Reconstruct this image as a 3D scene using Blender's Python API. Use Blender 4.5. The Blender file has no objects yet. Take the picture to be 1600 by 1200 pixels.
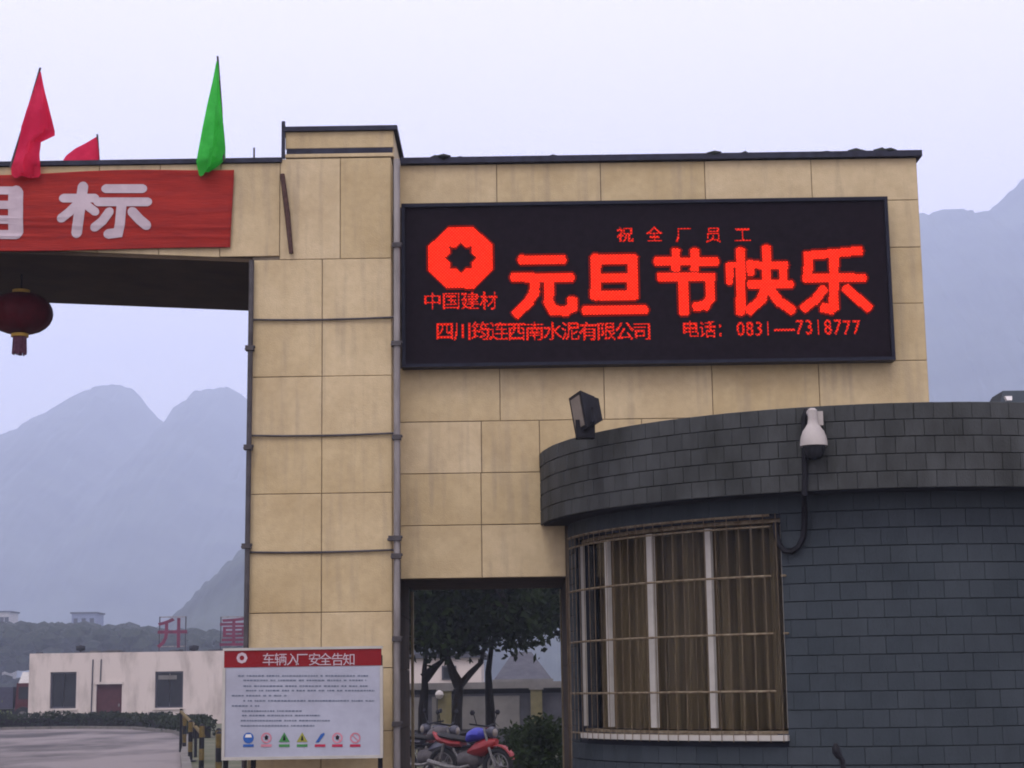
import bpy, bmesh, math, random
import numpy as np
from mathutils import Vector
random.seed(7); RNG = np.random.default_rng(7)
S = bpy.context.scene; COL = S.collection
# ------------------------------------------------------------------ camera, sky, sun, exposure
FPX = 2800.0; TILT = math.atan(475/FPX); ROLL = 0.015; EYE = Vector((0, 0, 1.6))
Fv = Vector((0, math.cos(TILT), math.sin(TILT))); _U = Vector((0, -math.sin(TILT), math.cos(TILT))); _R = Vector((1, 0, 0))
Rv = _R*math.cos(ROLL) - _U*math.sin(ROLL); Uv = _U*math.cos(ROLL) + _R*math.sin(ROLL)
cam = bpy.data.objects.new('camera', bpy.data.cameras.new('camera')); COL.objects.link(cam)
from mathutils import Matrix
cam.matrix_world = Matrix(((Rv.x, Uv.x, -Fv.x, EYE.x), (Rv.y, Uv.y, -Fv.y, EYE.y), (Rv.z, Uv.z, -Fv.z, EYE.z), (0, 0, 0, 1)))
cam.data.sensor_width = 36; cam.data.lens = FPX/1600*36; cam.data.clip_start = 0.1; cam.data.clip_end = 8000
S.camera = cam
SUN_EL, SUN_AZ = math.radians(57), math.radians(198)     # behind the camera, a little to its left (bearing from +Y)
W = bpy.data.worlds.new('World'); S.world = W; W.use_nodes = True
nt = W.node_tree; bg = nt.nodes['Background']; bg.inputs[1].default_value = 0.1
sky = nt.nodes.new('ShaderNodeTexSky'); sky.sky_type = 'NISHITA'; sky.sun_disc = False
sky.sun_elevation = SUN_EL; sky.sun_rotation = SUN_AZ; sky.dust_density = 3.0
mx = nt.nodes.new('ShaderNodeMix'); mx.data_type = 'RGBA'; mx.inputs[0].default_value = 0.93
nt.links.new(sky.outputs[0], mx.inputs[6]); mx.inputs[7].default_value = (12.5, 11.55, 13.6, 1)      # even lilac-white overcast
tc = nt.nodes.new('ShaderNodeTexCoord'); sp = nt.nodes.new('ShaderNodeSeparateXYZ'); nt.links.new(tc.outputs['Generated'], sp.inputs[0])
gr_ = nt.nodes.new('ShaderNodeMapRange'); gr_.inputs[1].default_value = 0.0; gr_.inputs[2].default_value = 1.0; gr_.inputs[3].default_value = 0.85; gr_.inputs[4].default_value = 1.75; nt.links.new(sp.outputs[2], gr_.inputs[0])
vm = nt.nodes.new('ShaderNodeVectorMath'); vm.operation = 'SCALE'; nt.links.new(mx.outputs[2], vm.inputs[0]); nt.links.new(gr_.outputs[0], vm.inputs['Scale'])   # overcast sky: brighter overhead than at the horizon
nt.links.new(vm.outputs[0], bg.inputs[0])
sl = bpy.data.lights.new('sun', 'SUN'); sl.energy = 1.1; sl.angle = math.radians(22); sl.color = (1.0, 0.95, 0.88)
sun = bpy.data.objects.new('sun', sl); COL.objects.link(sun)
sd = Vector((math.sin(SUN_AZ)*math.cos(SUN_EL), math.cos(SUN_AZ)*math.cos(SUN_EL), math.sin(SUN_EL)))
sun.rotation_euler = sd.to_track_quat('Z', 'Y').to_euler(); sun.location = (0, -20, 30)
S.view_settings.view_transform = 'Standard'; S.view_settings.look = 'None'; S.view_settings.exposure = 0.0
S.view_settings.gamma = 1; S.view_settings.use_curve_mapping = False
S.render.engine = 'CYCLES'; cy = S.cycles
cy.use_denoising = True; cy.max_bounces = 6; cy.diffuse_bounces = 3; cy.volume_bounces = 3; cy.filter_width = 1.9
cy.sample_clamp_indirect = 4

def at(px, py, Y):
    """world point seen at photo pixel (1600x1200) at the distance Y"""
    d = Fv + Rv*((px-800)/FPX) + Uv*((600-py)/FPX)
    return EYE + d*(Y/d.y)

# ------------------------------------------------------------------ materials
def mat(name, col, rough=0.7, col2=None, scale=6.0, bump=0.0, bscale=60.0, rnd=0.0, metal=0.0, spec=0.12, lo=0.35, hi=0.68, stretch=None, emit=None, estr=0.0, detail=6.0):
    m = bpy.data.materials.new(name); m.use_nodes = True; n = m.node_tree.nodes; L = m.node_tree.links
    b = n['Principled BSDF']; b.inputs['Roughness'].default_value = rough; b.inputs['Metallic'].default_value = metal
    b.inputs['Specular IOR Level'].default_value = spec
    geo = n.new('ShaderNodeNewGeometry'); mp = n.new('ShaderNodeMapping'); L.new(geo.outputs['Position'], mp.inputs[0])
    if stretch: mp.inputs['Scale'].default_value = stretch
    no = n.new('ShaderNodeTexNoise'); no.inputs['Scale'].default_value = scale; no.inputs['Detail'].default_value = detail; no.inputs['Roughness'].default_value = 0.62
    L.new(mp.outputs[0], no.inputs['Vector'])
    r = n.new('ShaderNodeValToRGB'); r.color_ramp.elements[0].position = lo; r.color_ramp.elements[1].position = hi
    c2 = col2 or tuple(c*0.75 for c in col)
    r.color_ramp.elements[0].color = (*c2, 1); r.color_ramp.elements[1].color = (*col, 1); L.new(no.outputs[0], r.inputs[0])
    out = r.outputs[0]
    if rnd:
        oi = n.new('ShaderNodeObjectInfo'); mr = n.new('ShaderNodeMapRange'); mr.inputs[3].default_value = 1-rnd; mr.inputs[4].default_value = 1+rnd
        L.new(oi.outputs['Random'], mr.inputs[0])
        hs = n.new('ShaderNodeHueSaturation'); L.new(out, hs.inputs['Color']); L.new(mr.outputs[0], hs.inputs['Value'])
        mr2 = n.new('ShaderNodeMapRange'); mr2.inputs[3].default_value = 1.06; mr2.inputs[4].default_value = 0.94; L.new(oi.outputs['Random'], mr2.inputs[0]); L.new(mr2.outputs[0], hs.inputs['Saturation'])
        out = hs.outputs[0]
    L.new(out, b.inputs['Base Color'])
    if bump:
        nb = n.new('ShaderNodeTexNoise'); nb.inputs['Scale'].default_value = bscale; nb.inputs['Detail'].default_value = 5
        L.new(mp.outputs[0], nb.inputs['Vector']); bp = n.new('ShaderNodeBump'); bp.inputs['Strength'].default_value = bump; bp.inputs['Distance'].default_value = 0.02
        L.new(nb.outputs[0], bp.inputs['Height']); L.new(bp.outputs[0], b.inputs['Normal'])
    if emit:
        b.inputs['Emission Color'].default_value = (*emit, 1); b.inputs['Emission Strength'].default_value = estr
    return m

def stone_mat():
    """honey-coloured stone cladding: cloudy tint, fine grain, rain streaks"""
    m = mat('cream_stone', (0.53, 0.425, 0.255), 0.62, (0.41, 0.315, 0.175), 1.7, 0.25, 90, rnd=0.075, lo=0.3, hi=0.7)
    n = m.node_tree.nodes; L = m.node_tree.links; b = n['Principled BSDF']
    src = b.inputs['Base Color'].links[0].from_socket
    geo = n.new('ShaderNodeNewGeometry'); mp = n.new('ShaderNodeMapping'); mp.inputs['Scale'].default_value = (7, 7, 0.55); L.new(geo.outputs[0], mp.inputs[0])
    no = n.new('ShaderNodeTexNoise'); no.inputs['Scale'].default_value = 1.6; no.inputs['Detail'].default_value = 7; L.new(mp.outputs[0], no.inputs[0])
    r = n.new('ShaderNodeValToRGB'); r.color_ramp.elements[0].position = 0.52; r.color_ramp.elements[1].position = 0.78
    r.color_ramp.elements[0].color = (0, 0, 0, 1); r.color_ramp.elements[1].color = (0.9, 0.9, 0.9, 1); L.new(no.outputs[0], r.inputs[0])
    g2 = n.new('ShaderNodeTexNoise'); g2.inputs['Scale'].default_value = 1.1; g2.inputs['Detail'].default_value = 2; L.new(geo.outputs[0], g2.inputs[0])
    mu = n.new('ShaderNodeMath'); mu.operation = 'MULTIPLY'; L.new(r.outputs[0], mu.inputs[0]); L.new(g2.outputs[0], mu.inputs[1])
    x = n.new('ShaderNodeMix'); x.data_type = 'RGBA'; L.new(mu.outputs[0], x.inputs[0]); L.new(src, x.inputs[6]); x.inputs[7].default_value = (0.24, 0.20, 0.15, 1)
    # grain specks
    sp = n.new('ShaderNodeTexNoise'); sp.inputs['Scale'].default_value = 17; sp.inputs['Detail'].default_value = 3; L.new(geo.outputs[0], sp.inputs[0])
    sr = n.new('ShaderNodeMapRange'); sr.inputs[1].default_value = 0.3; sr.inputs[2].default_value = 0.7; sr.inputs[3].default_value = 0.95; sr.inputs[4].default_value = 1.05; L.new(sp.outputs[0], sr.inputs[0])
    hv = n.new('ShaderNodeHueSaturation'); L.new(x.outputs[2], hv.inputs['Color']); L.new(sr.outputs[0], hv.inputs['Value'])
    L.new(hv.outputs[0], b.inputs['Base Color'])
    return m

M = {}
M['stone'] = stone_mat()
M['mortar'] = mat('dark_mortar', (0.17, 0.14, 0.10), 0.9, (0.07, 0.06, 0.05), 3.0, lo=0.4, hi=0.6)
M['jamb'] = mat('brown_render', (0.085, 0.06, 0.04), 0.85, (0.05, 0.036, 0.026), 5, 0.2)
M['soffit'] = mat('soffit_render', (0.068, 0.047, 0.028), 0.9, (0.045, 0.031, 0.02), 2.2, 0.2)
M['coping'] = mat('dark_coping', (0.035, 0.038, 0.06), 0.6, (0.02, 0.02, 0.03), 9)
M['grime'] = mat('roof_grime', (0.03, 0.035, 0.035), 0.95, (0.015, 0.018, 0.015), 20)
M['pipe'] = mat('grey_pipe', (0.30, 0.28, 0.27), 0.6, (0.16, 0.145, 0.14), 8, stretch=(1, 1, .2))
M['pipe_d'] = mat('dark_pipe', (0.085, 0.078, 0.08), 0.6, (0.05, 0.045, 0.047), 8)
M['black'] = mat('black_plastic', (0.012, 0.012, 0.016), 0.5, (0.008, 0.008, 0.01), 12)
M['rust'] = mat('rusty_rod', (0.10, 0.055, 0.045), 0.85, (0.05, 0.03, 0.028), 30)
M['led_black'] = mat('led_face', (0.014, 0.010, 0.014), 0.8, (0.010, 0.0075, 0.010), 14, spec=0.03)
M['led_frame'] = mat('led_frame', (0.016, 0.018, 0.03), 0.4, (0.01, 0.011, 0.02), 9)
M['banner'] = mat('red_cloth', (0.31, 0.024, 0.016), 0.7, (0.21, 0.015, 0.013), 5, 0.25, 25, stretch=(.35, 1, 3))
M['paint'] = mat('pale_print', (0.47, 0.39, 0.42), 0.8, (0.39, 0.32, 0.35), 7)
M['slate'] = mat('slate_tile', (0.041, 0.051, 0.059), 0.65, (0.030, 0.038, 0.044), 2.2, 0.2, 60, rnd=0.07, spec=0.1, stretch=(1, 1, .6))
M['slate_f'] = mat('slate_fascia_tile', (0.056, 0.060, 0.060), 0.65, (0.027, 0.029, 0.027), 2.0, 0.25, 60, rnd=0.10, spec=0.1, stretch=(1.6, 1.6, .7), lo=0.3, hi=0.62)
M['grout'] = mat('tile_grout', (0.026, 0.030, 0.040), 0.9)
M['bar'] = mat('bare_bar', (0.26, 0.215, 0.145), 0.6, (0.11, 0.08, 0.05), 18, metal=0.2)
M['alu'] = mat('pale_window_metal', (0.42, 0.40, 0.36), 0.5, (0.35, 0.335, 0.30), 6)
M['curtain'] = mat('brown_curtain', (0.23, 0.16, 0.088), 0.85, (0.13, 0.088, 0.05), 3, stretch=(6, 6, .3))
M['room'] = mat('dim_room', (0.10, 0.09, 0.08), 0.9)
M['white'] = mat('white_paint', (0.60, 0.58, 0.55), 0.5, (0.5, 0.48, 0.46), 10)
M['board'] = mat('board_face', (0.37, 0.385, 0.45), 0.5, (0.29, 0.30, 0.35), 2.5)
M['board_red'] = mat('board_red', (0.20, 0.010, 0.014), 0.5, (0.17, 0.009, 0.012), 4)
M['ink'] = mat('blue_ink', (0.085, 0.11, 0.16), 0.6, (0.16, 0.18, 0.22), 18); M['ink_red'] = mat('red_ink', (0.42, 0.03, 0.07), 0.6); M['ink_blue'] = mat('sign_blue', (0.03, 0.10, 0.33), 0.5)
M['ink_green'] = mat('sign_green', (0.06, 0.22, 0.07), 0.5); M['ink_olive'] = mat('sign_olive', (0.28, 0.28, 0.06), 0.5); M['ink_pink'] = mat('sign_pink', (0.55, 0.22, 0.27), 0.5)
M['plaster'] = mat('stained_plaster', (0.52, 0.455, 0.41), 0.9, (0.37, 0.32, 0.285), 0.8, 0.1, 10, stretch=(1.7, 1.7, .5), lo=0.34, hi=0.52)
M['dark_glass'] = mat('dark_glass', (0.016, 0.018, 0.021), 0.2, (0.012, 0.013, 0.016), 3, spec=0.2)
M['maroon'] = mat('maroon_door', (0.07, 0.022, 0.025), 0.6)
M['concrete'] = mat('worn_concrete', (0.165, 0.143, 0.135), 0.85, (0.050, 0.044, 0.043), 0.19, 0.15, 6, lo=0.40, hi=0.55, stretch=(1, .4, 1))
M['earth'] = mat('earth', (0.11, 0.105, 0.07), 0.95, (0.06, 0.065, 0.035), 0.5, 0.3, 8)
M['kerb'] = mat('kerb_concrete', (0.16, 0.148, 0.13), 0.9, (0.10, 0.093, 0.08), 2)
M['hill'] = mat('wooded_hill', (0.048, 0.058, 0.046), 0.95, (0.012, 0.016, 0.014), 0.016, 1.0, 0.12, lo=0.38, hi=0.62)
M['bark'] = mat('bark', (0.014, 0.011, 0.009), 0.9, (0.007, 0.006, 0.005), 14, 0.6, 40)
M['yellow'] = mat('yellow_paint', (0.14, 0.10, 0.03), 0.8, (0.07, 0.05, 0.02), 9)
M['roof_grey'] = mat('grey_roof', (0.075, 0.075, 0.085), 0.85, (0.05, 0.05, 0.06), 3)
M['wall_grey'] = mat('grey_render', (0.17, 0.16, 0.15), 0.9, (0.11, 0.105, 0.098), 1.2)
M['pier'] = mat('ochre_pier', (0.15, 0.13, 0.062), 0.8, (0.10, 0.088, 0.045), 3)
M['far'] = mat('far_haze_tint', (0.20, 0.23, 0.33), 0.9); M['far_pale'] = mat('far_pale', (0.5, 0.48, 0.46), 0.9)  # the blue one has distance haze mixed into its base colour
M['rubber'] = mat('rubber', (0.016, 0.016, 0.017), 0.8); M['steel'] = mat('steel', (0.20, 0.195, 0.19), 0.45, (0.08, 0.075, 0.07), 20, metal=0.5)
M['bike_red'] = mat('bike_red', (0.20, 0.012, 0.013), 0.4, spec=0.3); M['bike_blue'] = mat('bike_blue', (0.025, 0.028, 0.30), 0.4, spec=0.3)
M['bike_dark'] = mat('bike_dark', (0.03, 0.03, 0.045), 0.3, spec=0.5); M['seat'] = mat('seat_vinyl', (0.015, 0.015, 0.016), 0.5)
M['gold'] = mat('gold_trim', (0.65, 0.40, 0.08), 0.45); M['lantern'] = mat('lantern_silk', (0.085, 0.006, 0.011), 0.6, (0.055, 0.005, 0.008), 8)
M['tassel'] = mat('tassel_thread', (0.22, 0.09, 0.14), 0.9, (0.13, 0.06, 0.09), 40)
M['truck_red'] = mat('truck_red', (0.075, 0.016, 0.018), 0.7); M['truck_grey'] = mat('truck_grey', (0.06, 0.06, 0.09), 0.7)
M['letter'] = mat('letter_red', (0.17, 0.03, 0.065), 0.7, (0.10, 0.025, 0.05), 4)
M['hood'] = mat('hood_plastic', (0.40, 0.37, 0.34), 0.5, (0.33, 0.30, 0.28), 8)
M['lens'] = mat('lamp_glass', (0.17, 0.145, 0.12), 0.4, (0.13, 0.11, 0.09), 12, spec=0.5)
M['trim'] = mat('jamb_trim', (0.36, 0.30, 0.18), 0.7, (0.25, 0.20, 0.12), 9)

def leaf_mat(name, c1, c2, bump=0.0):
    m = mat(name, c1, 0.6, c2, 1.7, bump, 11, lo=0.4, hi=0.6); n = m.node_tree.nodes; L = m.node_tree.links; b = n['Principled BSDF']
    b.inputs['Specular IOR Level'].default_value = 0.03; tr = n.new('ShaderNodeBsdfTranslucent'); L.new(b.inputs['Base Color'].links[0].from_socket, tr.inputs[0])
    ms = n.new('ShaderNodeMixShader'); ms.inputs[0].default_value = 0.25; L.new(b.outputs[0], ms.inputs[1]); L.new(tr.outputs[0], ms.inputs[2])
    L.new(ms.outputs[0], n['Material Output'].inputs[0]); return m
M['leaf'] = leaf_mat('dark_leaf', (0.017, 0.028, 0.007), (0.008, 0.013, 0.004))
M['leaf_h'] = leaf_mat('hedge_leaf', (0.026, 0.034, 0.017), (0.014, 0.019, 0.011))
M['leaf_p'] = leaf_mat('pale_leaf', (0.12, 0.15, 0.06), (0.07, 0.09, 0.04))
def cloth(name, c1, c2):
    m = leaf_mat(name, c1, c2, 0.9); [setattr(x.inputs[0], 'default_value', 0.62) for x in m.node_tree.nodes if x.type == 'MIX_SHADER']; return m
M['flag_red'] = cloth('red_flag_cloth', (0.85, 0.05, 0.12), (0.66, 0.025, 0.075)); M['flag_green'] = cloth('green_flag_cloth', (0.10, 0.72, 0.11), (0.05, 0.50, 0.06))

def led_mat(name, lo, hi):
    m = bpy.data.materials.new(name); m.use_nodes = True; n = m.node_tree.nodes; L = m.node_tree.links
    b = n['Principled BSDF']; b.inputs['Base Color'].default_value = (0.05, 0.005, 0.003, 1); b.inputs['Emission Color'].default_value = (1.0, 0.022, 0.004, 1)
    b.inputs['Specular IOR Level'].default_value = 0; geo = n.new('ShaderNodeNewGeometry'); sx = n.new('ShaderNodeSeparateXYZ'); L.new(geo.outputs[0], sx.inputs[0]); pr = []
    for k in (0, 2):                                              # moire-like bright and dark dots put into the emission
        a = n.new('ShaderNodeMath'); a.operation = 'MULTIPLY'; a.inputs[1].default_value = 2*math.pi/0.0306; L.new(sx.outputs[k], a.inputs[0]); c = n.new('ShaderNodeMath'); c.operation = 'SINE'; L.new(a.outputs[0], c.inputs[0]); pr.append(c)
    mu = n.new('ShaderNodeMath'); mu.operation = 'MULTIPLY'; L.new(pr[0].outputs[0], mu.inputs[0]); L.new(pr[1].outputs[0], mu.inputs[1])
    no = n.new('ShaderNodeTexNoise'); no.inputs['Scale'].default_value = 30; L.new(geo.outputs[0], no.inputs[0])
    ad = n.new('ShaderNodeMath'); ad.operation = 'ADD'; L.new(mu.outputs[0], ad.inputs[0]); L.new(no.outputs[0], ad.inputs[1])
    mr = n.new('ShaderNodeMapRange'); mr.inputs[1].default_value = -0.5; mr.inputs[2].default_value = 1.5; mr.inputs[3].default_value = lo; mr.inputs[4].default_value = hi
    L.new(ad.outputs[0], mr.inputs[0])
    rp = n.new('ShaderNodeValToRGB'); rp.color_ramp.elements[0].position = 0.3; rp.color_ramp.elements[0].color = (1.0, 0.012, 0.001, 1); rp.color_ramp.elements[1].color = (1.0, 0.042, 0.018, 1)
    m2 = n.new('ShaderNodeMapRange'); m2.inputs[1].default_value = -0.5; m2.inputs[2].default_value = 1.5; L.new(ad.outputs[0], m2.inputs[0]); L.new(m2.outputs[0], rp.inputs[0]); L.new(rp.outputs[0], b.inputs['Emission Color']); L.new(mr.outputs[0], b.inputs['Emission Strength']); return m
M['led'] = led_mat('lit_red_led', 0.35, 2.5); M['led_s'] = led_mat('dim_red_led', 0.1, 1.6); M['led_bloom'] = led_mat('red_bloom_halo', 0.08, 0.24)  # the last material is the painted red bloom, not real diodes
def glass_mat():
    m = bpy.data.materials.new('window_glass'); m.use_nodes = True; b = m.node_tree.nodes['Principled BSDF']
    b.inputs['Base Color'].default_value = (0.75, 0.8, 0.8, 1); b.inputs['Roughness'].default_value = 0.03; b.inputs['Transmission Weight'].default_value = 1.0; b.inputs['IOR'].default_value = 1.12
    return m
M['glass'] = glass_mat()

# ------------------------------------------------------------------ mesh building
class MB:
    def __init__(s): s.v = []; s.f = []; s.sm = []
    def add(s, vs, fs, smooth=False):
        o = len(s.v); s.v += [tuple(v) for v in vs]; s.f += [tuple(i+o for i in f) for f in fs]; s.sm += [smooth]*len(fs); return s
    def box(s, x0, x1, y0, y1, z0, z1):
        return s.add([(x0, y0, z0), (x1, y0, z0), (x1, y1, z0), (x0, y1, z0), (x0, y0, z1), (x1, y0, z1), (x1, y1, z1), (x0, y1, z1)],
                     [(0, 3, 2, 1), (4, 5, 6, 7), (0, 1, 5, 4), (1, 2, 6, 5), (2, 3, 7, 6), (3, 0, 4, 7)])
    def slab(s, x0, x1, z0, z1, y, t=0.025, c=0.004):
        """a slab facing -Y with a chamfered front edge"""
        return s.add([(x0, y+t, z0), (x1, y+t, z0), (x1, y+t, z1), (x0, y+t, z1), (x0, y+c, z0), (x1, y+c, z0), (x1, y+c, z1), (x0, y+c, z1),
                      (x0+c, y, z0+c), (x1-c, y, z0+c), (x1-c, y, z1-c), (x0+c, y, z1-c)],
                     [(3, 2, 1, 0), (8, 9, 10, 11)] + [(a, (a+1) % 4, (a+1) % 4+4, a+4) for a in range(4)] + [(a+4, (a+1) % 4+4, (a+1) % 4+8, a+8) for a in range(4)])
    def hexa(s, p):                      # eight corners: bottom ring then top ring
        return s.add(p, [(0, 3, 2, 1), (4, 5, 6, 7), (0, 1, 5, 4), (1, 2, 6, 5), (2, 3, 7, 6), (3, 0, 4, 7)])
    def tube(s, pts, r, seg=8, closed=False):
        pts = [Vector(p) for p in pts]; n = len(pts); rs = r if isinstance(r, (list, tuple)) else [r]*n
        t0 = (pts[1]-pts[0]).normalized(); a = Vector((0, 0, 1)) if abs(t0.z) < 0.9 else Vector((1, 0, 0)); nrm = t0.cross(a).normalized(); vs = []; fs = []
        for i, p in enumerate(pts):
            t = ((pts[(i+1) % n] if closed or i < n-1 else p) - (pts[i-1] if closed or i else p)).normalized()
            nrm = (nrm - t*nrm.dot(t)).normalized(); b = t.cross(nrm)
            vs += [p + (nrm*math.cos(2*math.pi*k/seg) + b*math.sin(2*math.pi*k/seg))*rs[i] for k in range(seg)]
        for i in range(n if closed else n-1):
            j = (i+1) % n
            fs += [(i*seg+k, i*seg+(k+1) % seg, j*seg+(k+1) % seg, j*seg+k) for k in range(seg)]
        if not closed: fs += [tuple(range(seg))[::-1], tuple((n-1)*seg+k for k in range(seg))]
        return s.add(vs, fs, True)
    def lathe(s, prof, c=(0, 0, 0), seg=20, axis='z'):
        c = Vector(c); vs = []; fs = []
        for r, h in prof:
            for k in range(seg):
                q = 2*math.pi*k/seg; p = (r*math.cos(q), r*math.sin(q), h)
                if axis == 'y': p = (p[0], p[2], p[1])
                vs.append(c + Vector(p))
        for i in range(len(prof)-1): fs += [(i*seg+k, i*seg+(k+1) % seg, (i+1)*seg+(k+1) % seg, (i+1)*seg+k) for k in range(seg)]
        fs += [tuple(range(seg))[::-1], tuple((len(prof)-1)*seg+k for k in range(seg))]
        return s.add(vs, fs, True)
    def ico(s, c, r, jit=0.15, seed=0):
        rr = random.Random(seed); ph = (1+5**.5)/2
        vv = [(-1, ph, 0), (1, ph, 0), (-1, -ph, 0), (1, -ph, 0), (0, -1, ph), (0, 1, ph), (0, -1, -ph), (0, 1, -ph), (ph, 0, -1), (ph, 0, 1), (-ph, 0, -1), (-ph, 0, 1)]
        ff = [(0, 11, 5), (0, 5, 1), (0, 1, 7), (0, 7, 10), (0, 10, 11), (1, 5, 9), (5, 11, 4), (11, 10, 2), (10, 7, 6), (7, 1, 8), (3, 9, 4), (3, 4, 2), (3, 2, 6), (3, 6, 8), (3, 8, 9), (4, 9, 5), (2, 4, 11), (6, 2, 10), (8, 6, 7), (9, 8, 1)]
        r3 = r if isinstance(r, (tuple, list)) else (r, r, r)
        return s.add([tuple(c[k] + Vector(v).normalized()[k]*r3[k]*(1+rr.uniform(-jit, jit)) for k in range(3)) for v in vv], ff)
    def mesh(s, name, m, o=(0, 0, 0)):
        me = bpy.data.meshes.new(name); o = Vector(o)
        me.from_pydata([tuple(Vector(v)-o) for v in s.v], [], s.f); me.update()
        me.polygons.foreach_set('use_smooth', s.sm)
        if any(s.sm):
            try: me.set_sharp_from_angle(angle=math.radians(40))
            except Exception: pass
        me.materials.append(m); return me
    def build(s, name, m, parent=None, o=None):
        """links the mesh as one object; vertices are in world space, stored relative to the parent's place"""
        o = o if o is not None else (wloc(parent) if parent else (0, 0, 0))
        ob = bpy.data.objects.new(name, s.mesh(name, m, o)); COL.objects.link(ob); ob.parent = parent; return ob
def wloc(p):
    v = Vector((0, 0, 0))
    while p: v += p.location; p = p.parent
    return v
def inst(name, me, parent, loc, rz=0, scale=None):
    ob = bpy.data.objects.new(name, me); COL.objects.link(ob); ob.parent = parent; ob.location = Vector(loc) - wloc(parent); ob.rotation_euler.z = rz
    if scale: ob.scale = scale
    return ob
def tag(o, label, cat, group=None, kind='thing'):
    o['label'] = label; o['category'] = cat; o['kind'] = kind
    if group: o['group'] = group
    return o
def thing(name, label, cat, loc=(0, 0, 0), group=None):
    o = bpy.data.objects.new(name, None); COL.objects.link(o); o.location = loc; o.empty_display_size = .2; return tag(o, label, cat, group)
def struct(o): o['kind'] = 'structure'; return o
def children(o): return [c for c in bpy.data.objects if c.parent == o]
def copy_tree(o, parent=None, mats=None):
    c = o.copy(); COL.objects.link(c); c.parent = parent
    if mats and c.type == 'MESH' and o.data.materials[0] in mats:
        c.data = o.data.copy(); c.data.materials[0] = mats[o.data.materials[0]]
    for ch in children(o): copy_tree(ch, c, mats)
    return c
def glyph(text, size, bold=0.0):
    """flat outline of a character as (verts, faces) in the XY plane, from Blender's built-in font"""
    c = bpy.data.curves.new('glyph', 'FONT'); c.body = text; c.size = size; c.offset = bold; c.resolution_u = 3
    o = bpy.data.objects.new('glyph', c); COL.objects.link(o); bpy.context.view_layer.update()
    e = o.evaluated_get(bpy.context.evaluated_depsgraph_get()); m = e.to_mesh()
    vs = [tuple(v.co) for v in m.vertices]; fs = [tuple(p.vertices) for p in m.polygons]; e.to_mesh_clear()
    bpy.data.objects.remove(o); bpy.data.curves.remove(c); return vs, fs

# ================================================================== large structure
g = MB(); g.add([(-1700, -80, 0), (1700, -80, 0), (1700, 2880, 0), (-1700, 2880, 0)], [(0, 1, 2, 3)]); struct(g.build('ground', M['earth']))
VERGE = [(-30, 84), (-25.5, 86), (-21, 86.5), (-17.6, 83), (-14, 74), (-11.6, 64), (-9.9, 54), (-8.3, 45), (-6.6, 36), (-5.2, 29), (-4.4, 24)]
road = [(-60, -20), (-2.42, -20), (-2.42, 18.7), (-3.6, 22)] + VERGE[::-1] + [(-60, 82)]
g = MB(); g.add([(x, y, .004) for x, y in road], [tuple(range(len(road)))]); struct(g.build('road', M['concrete']))
g = MB(); g.add([(x, y, .004) for x, y in ((-2.41, -20), (14, -20), (14, 36), (-2.41, 36))], [(0, 1, 2, 3)]); struct(g.build('pavement', M['concrete']))
k = MB()
for (a, b), (c, d) in zip(VERGE, VERGE[1:]):
    n = 4
    for i in range(n):
        p = Vector((a, b, 0)).lerp(Vector((c, d, 0)), (i+.02)/n); q = Vector((a, b, 0)).lerp(Vector((c, d, 0)), (i+.98)/n); t = (q-p).normalized(); w = Vector((t.y, -t.x, 0))*-.2
        k.hexa([p, q, q+w, p+w, p+Vector((0, 0, .13)), q+Vector((0, 0, .13)), q+w+Vector((0, 0, .13)), p+w+Vector((0, 0, .13))])
struct(k.build('kerb', M['kerb']))

def hill(name, prof, Y, front, back, nx=110, ny=26, rough=6, seed=1, base=-3):
    """a ridge at distance Y whose crest passes through the given skyline points, falling away to front and back"""
    pts = [at(px, py, Y) for px, py in prof]; xs = np.array([p.x for p in pts]); zs = np.array([p.z for p in pts])
    X = np.linspace(xs[0], xs[-1], nx); rg = np.random.default_rng(seed); Z = np.interp(X, xs, zs)
    v = []; f = []
    for j in range(ny):
        t = j/(ny-1); y = Y-front + (front+back)*t
        s = np.clip((y-(Y-front))/front, 0, 1) if y <= Y else np.clip(1-(y-Y)/back, 0, 1)
        s = s**0.8
        j2 = rg.normal(0, 1, nx); j2 = (np.convolve(j2, [.25, .5, .25], 'same') + 2.2*np.convolve(rg.normal(0, 1, nx), np.hanning(11)/5.5, 'same'))*rough
        for i in range(nx): v.append((X[i]*(1-0.15*(1-s)), y, max(base, Z[i]*s + j2[i]*min(1, s*2)*(0.6 if abs(y-Y) < front/ny else 1))))
    for j in range(ny-1):
        for i in range(nx-1): f.append((j*nx+i, j*nx+i+1, (j+1)*nx+i+1, (j+1)*nx+i))
    mb = MB(); mb.add(v, f, True); return struct(mb.build(name, M['hill']))
hill('mountain', [(-900, 900), (-600, 830), (-300, 760), (-100, 708), (0, 678), (40, 664), (80, 638), (120, 614), (150, 601), (180, 597), (205, 605), (225, 624), (245, 650), (258, 658), (268, 654), (285, 630), (304, 613), (310, 606), (316, 609), (324, 604), (331, 606), (340, 601), (350, 604), (365, 606), (385, 622), (420, 660), (520, 700), (700, 690), (900, 760), (1100, 900), (1200, 1060)], 2250, 1000, 600, nx=640, ny=44, rough=2.2, seed=3)
hill('mountain', [(1000, 700), (1150, 520), (1300, 380), (1400, 335), (1440, 327), (1470, 321), (1492, 317), (1520, 326), (1545, 321), (1562, 308), (1580, 292), (1600, 272), (1660, 245), (1760, 262), (1900, 300), (2200, 340), (2500, 420), (2700, 600)], 1800, 800, 700, nx=460, ny=40, rough=2.2, seed=5)
hill('hill', [(215, 1010), (280, 962), (330, 905), (385, 848), (450, 800), (560, 770), (700, 800), (900, 900), (1000, 1000), (1080, 1074)], 780, 240, 300, nx=260, ny=34, rough=.9, seed=9)

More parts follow.
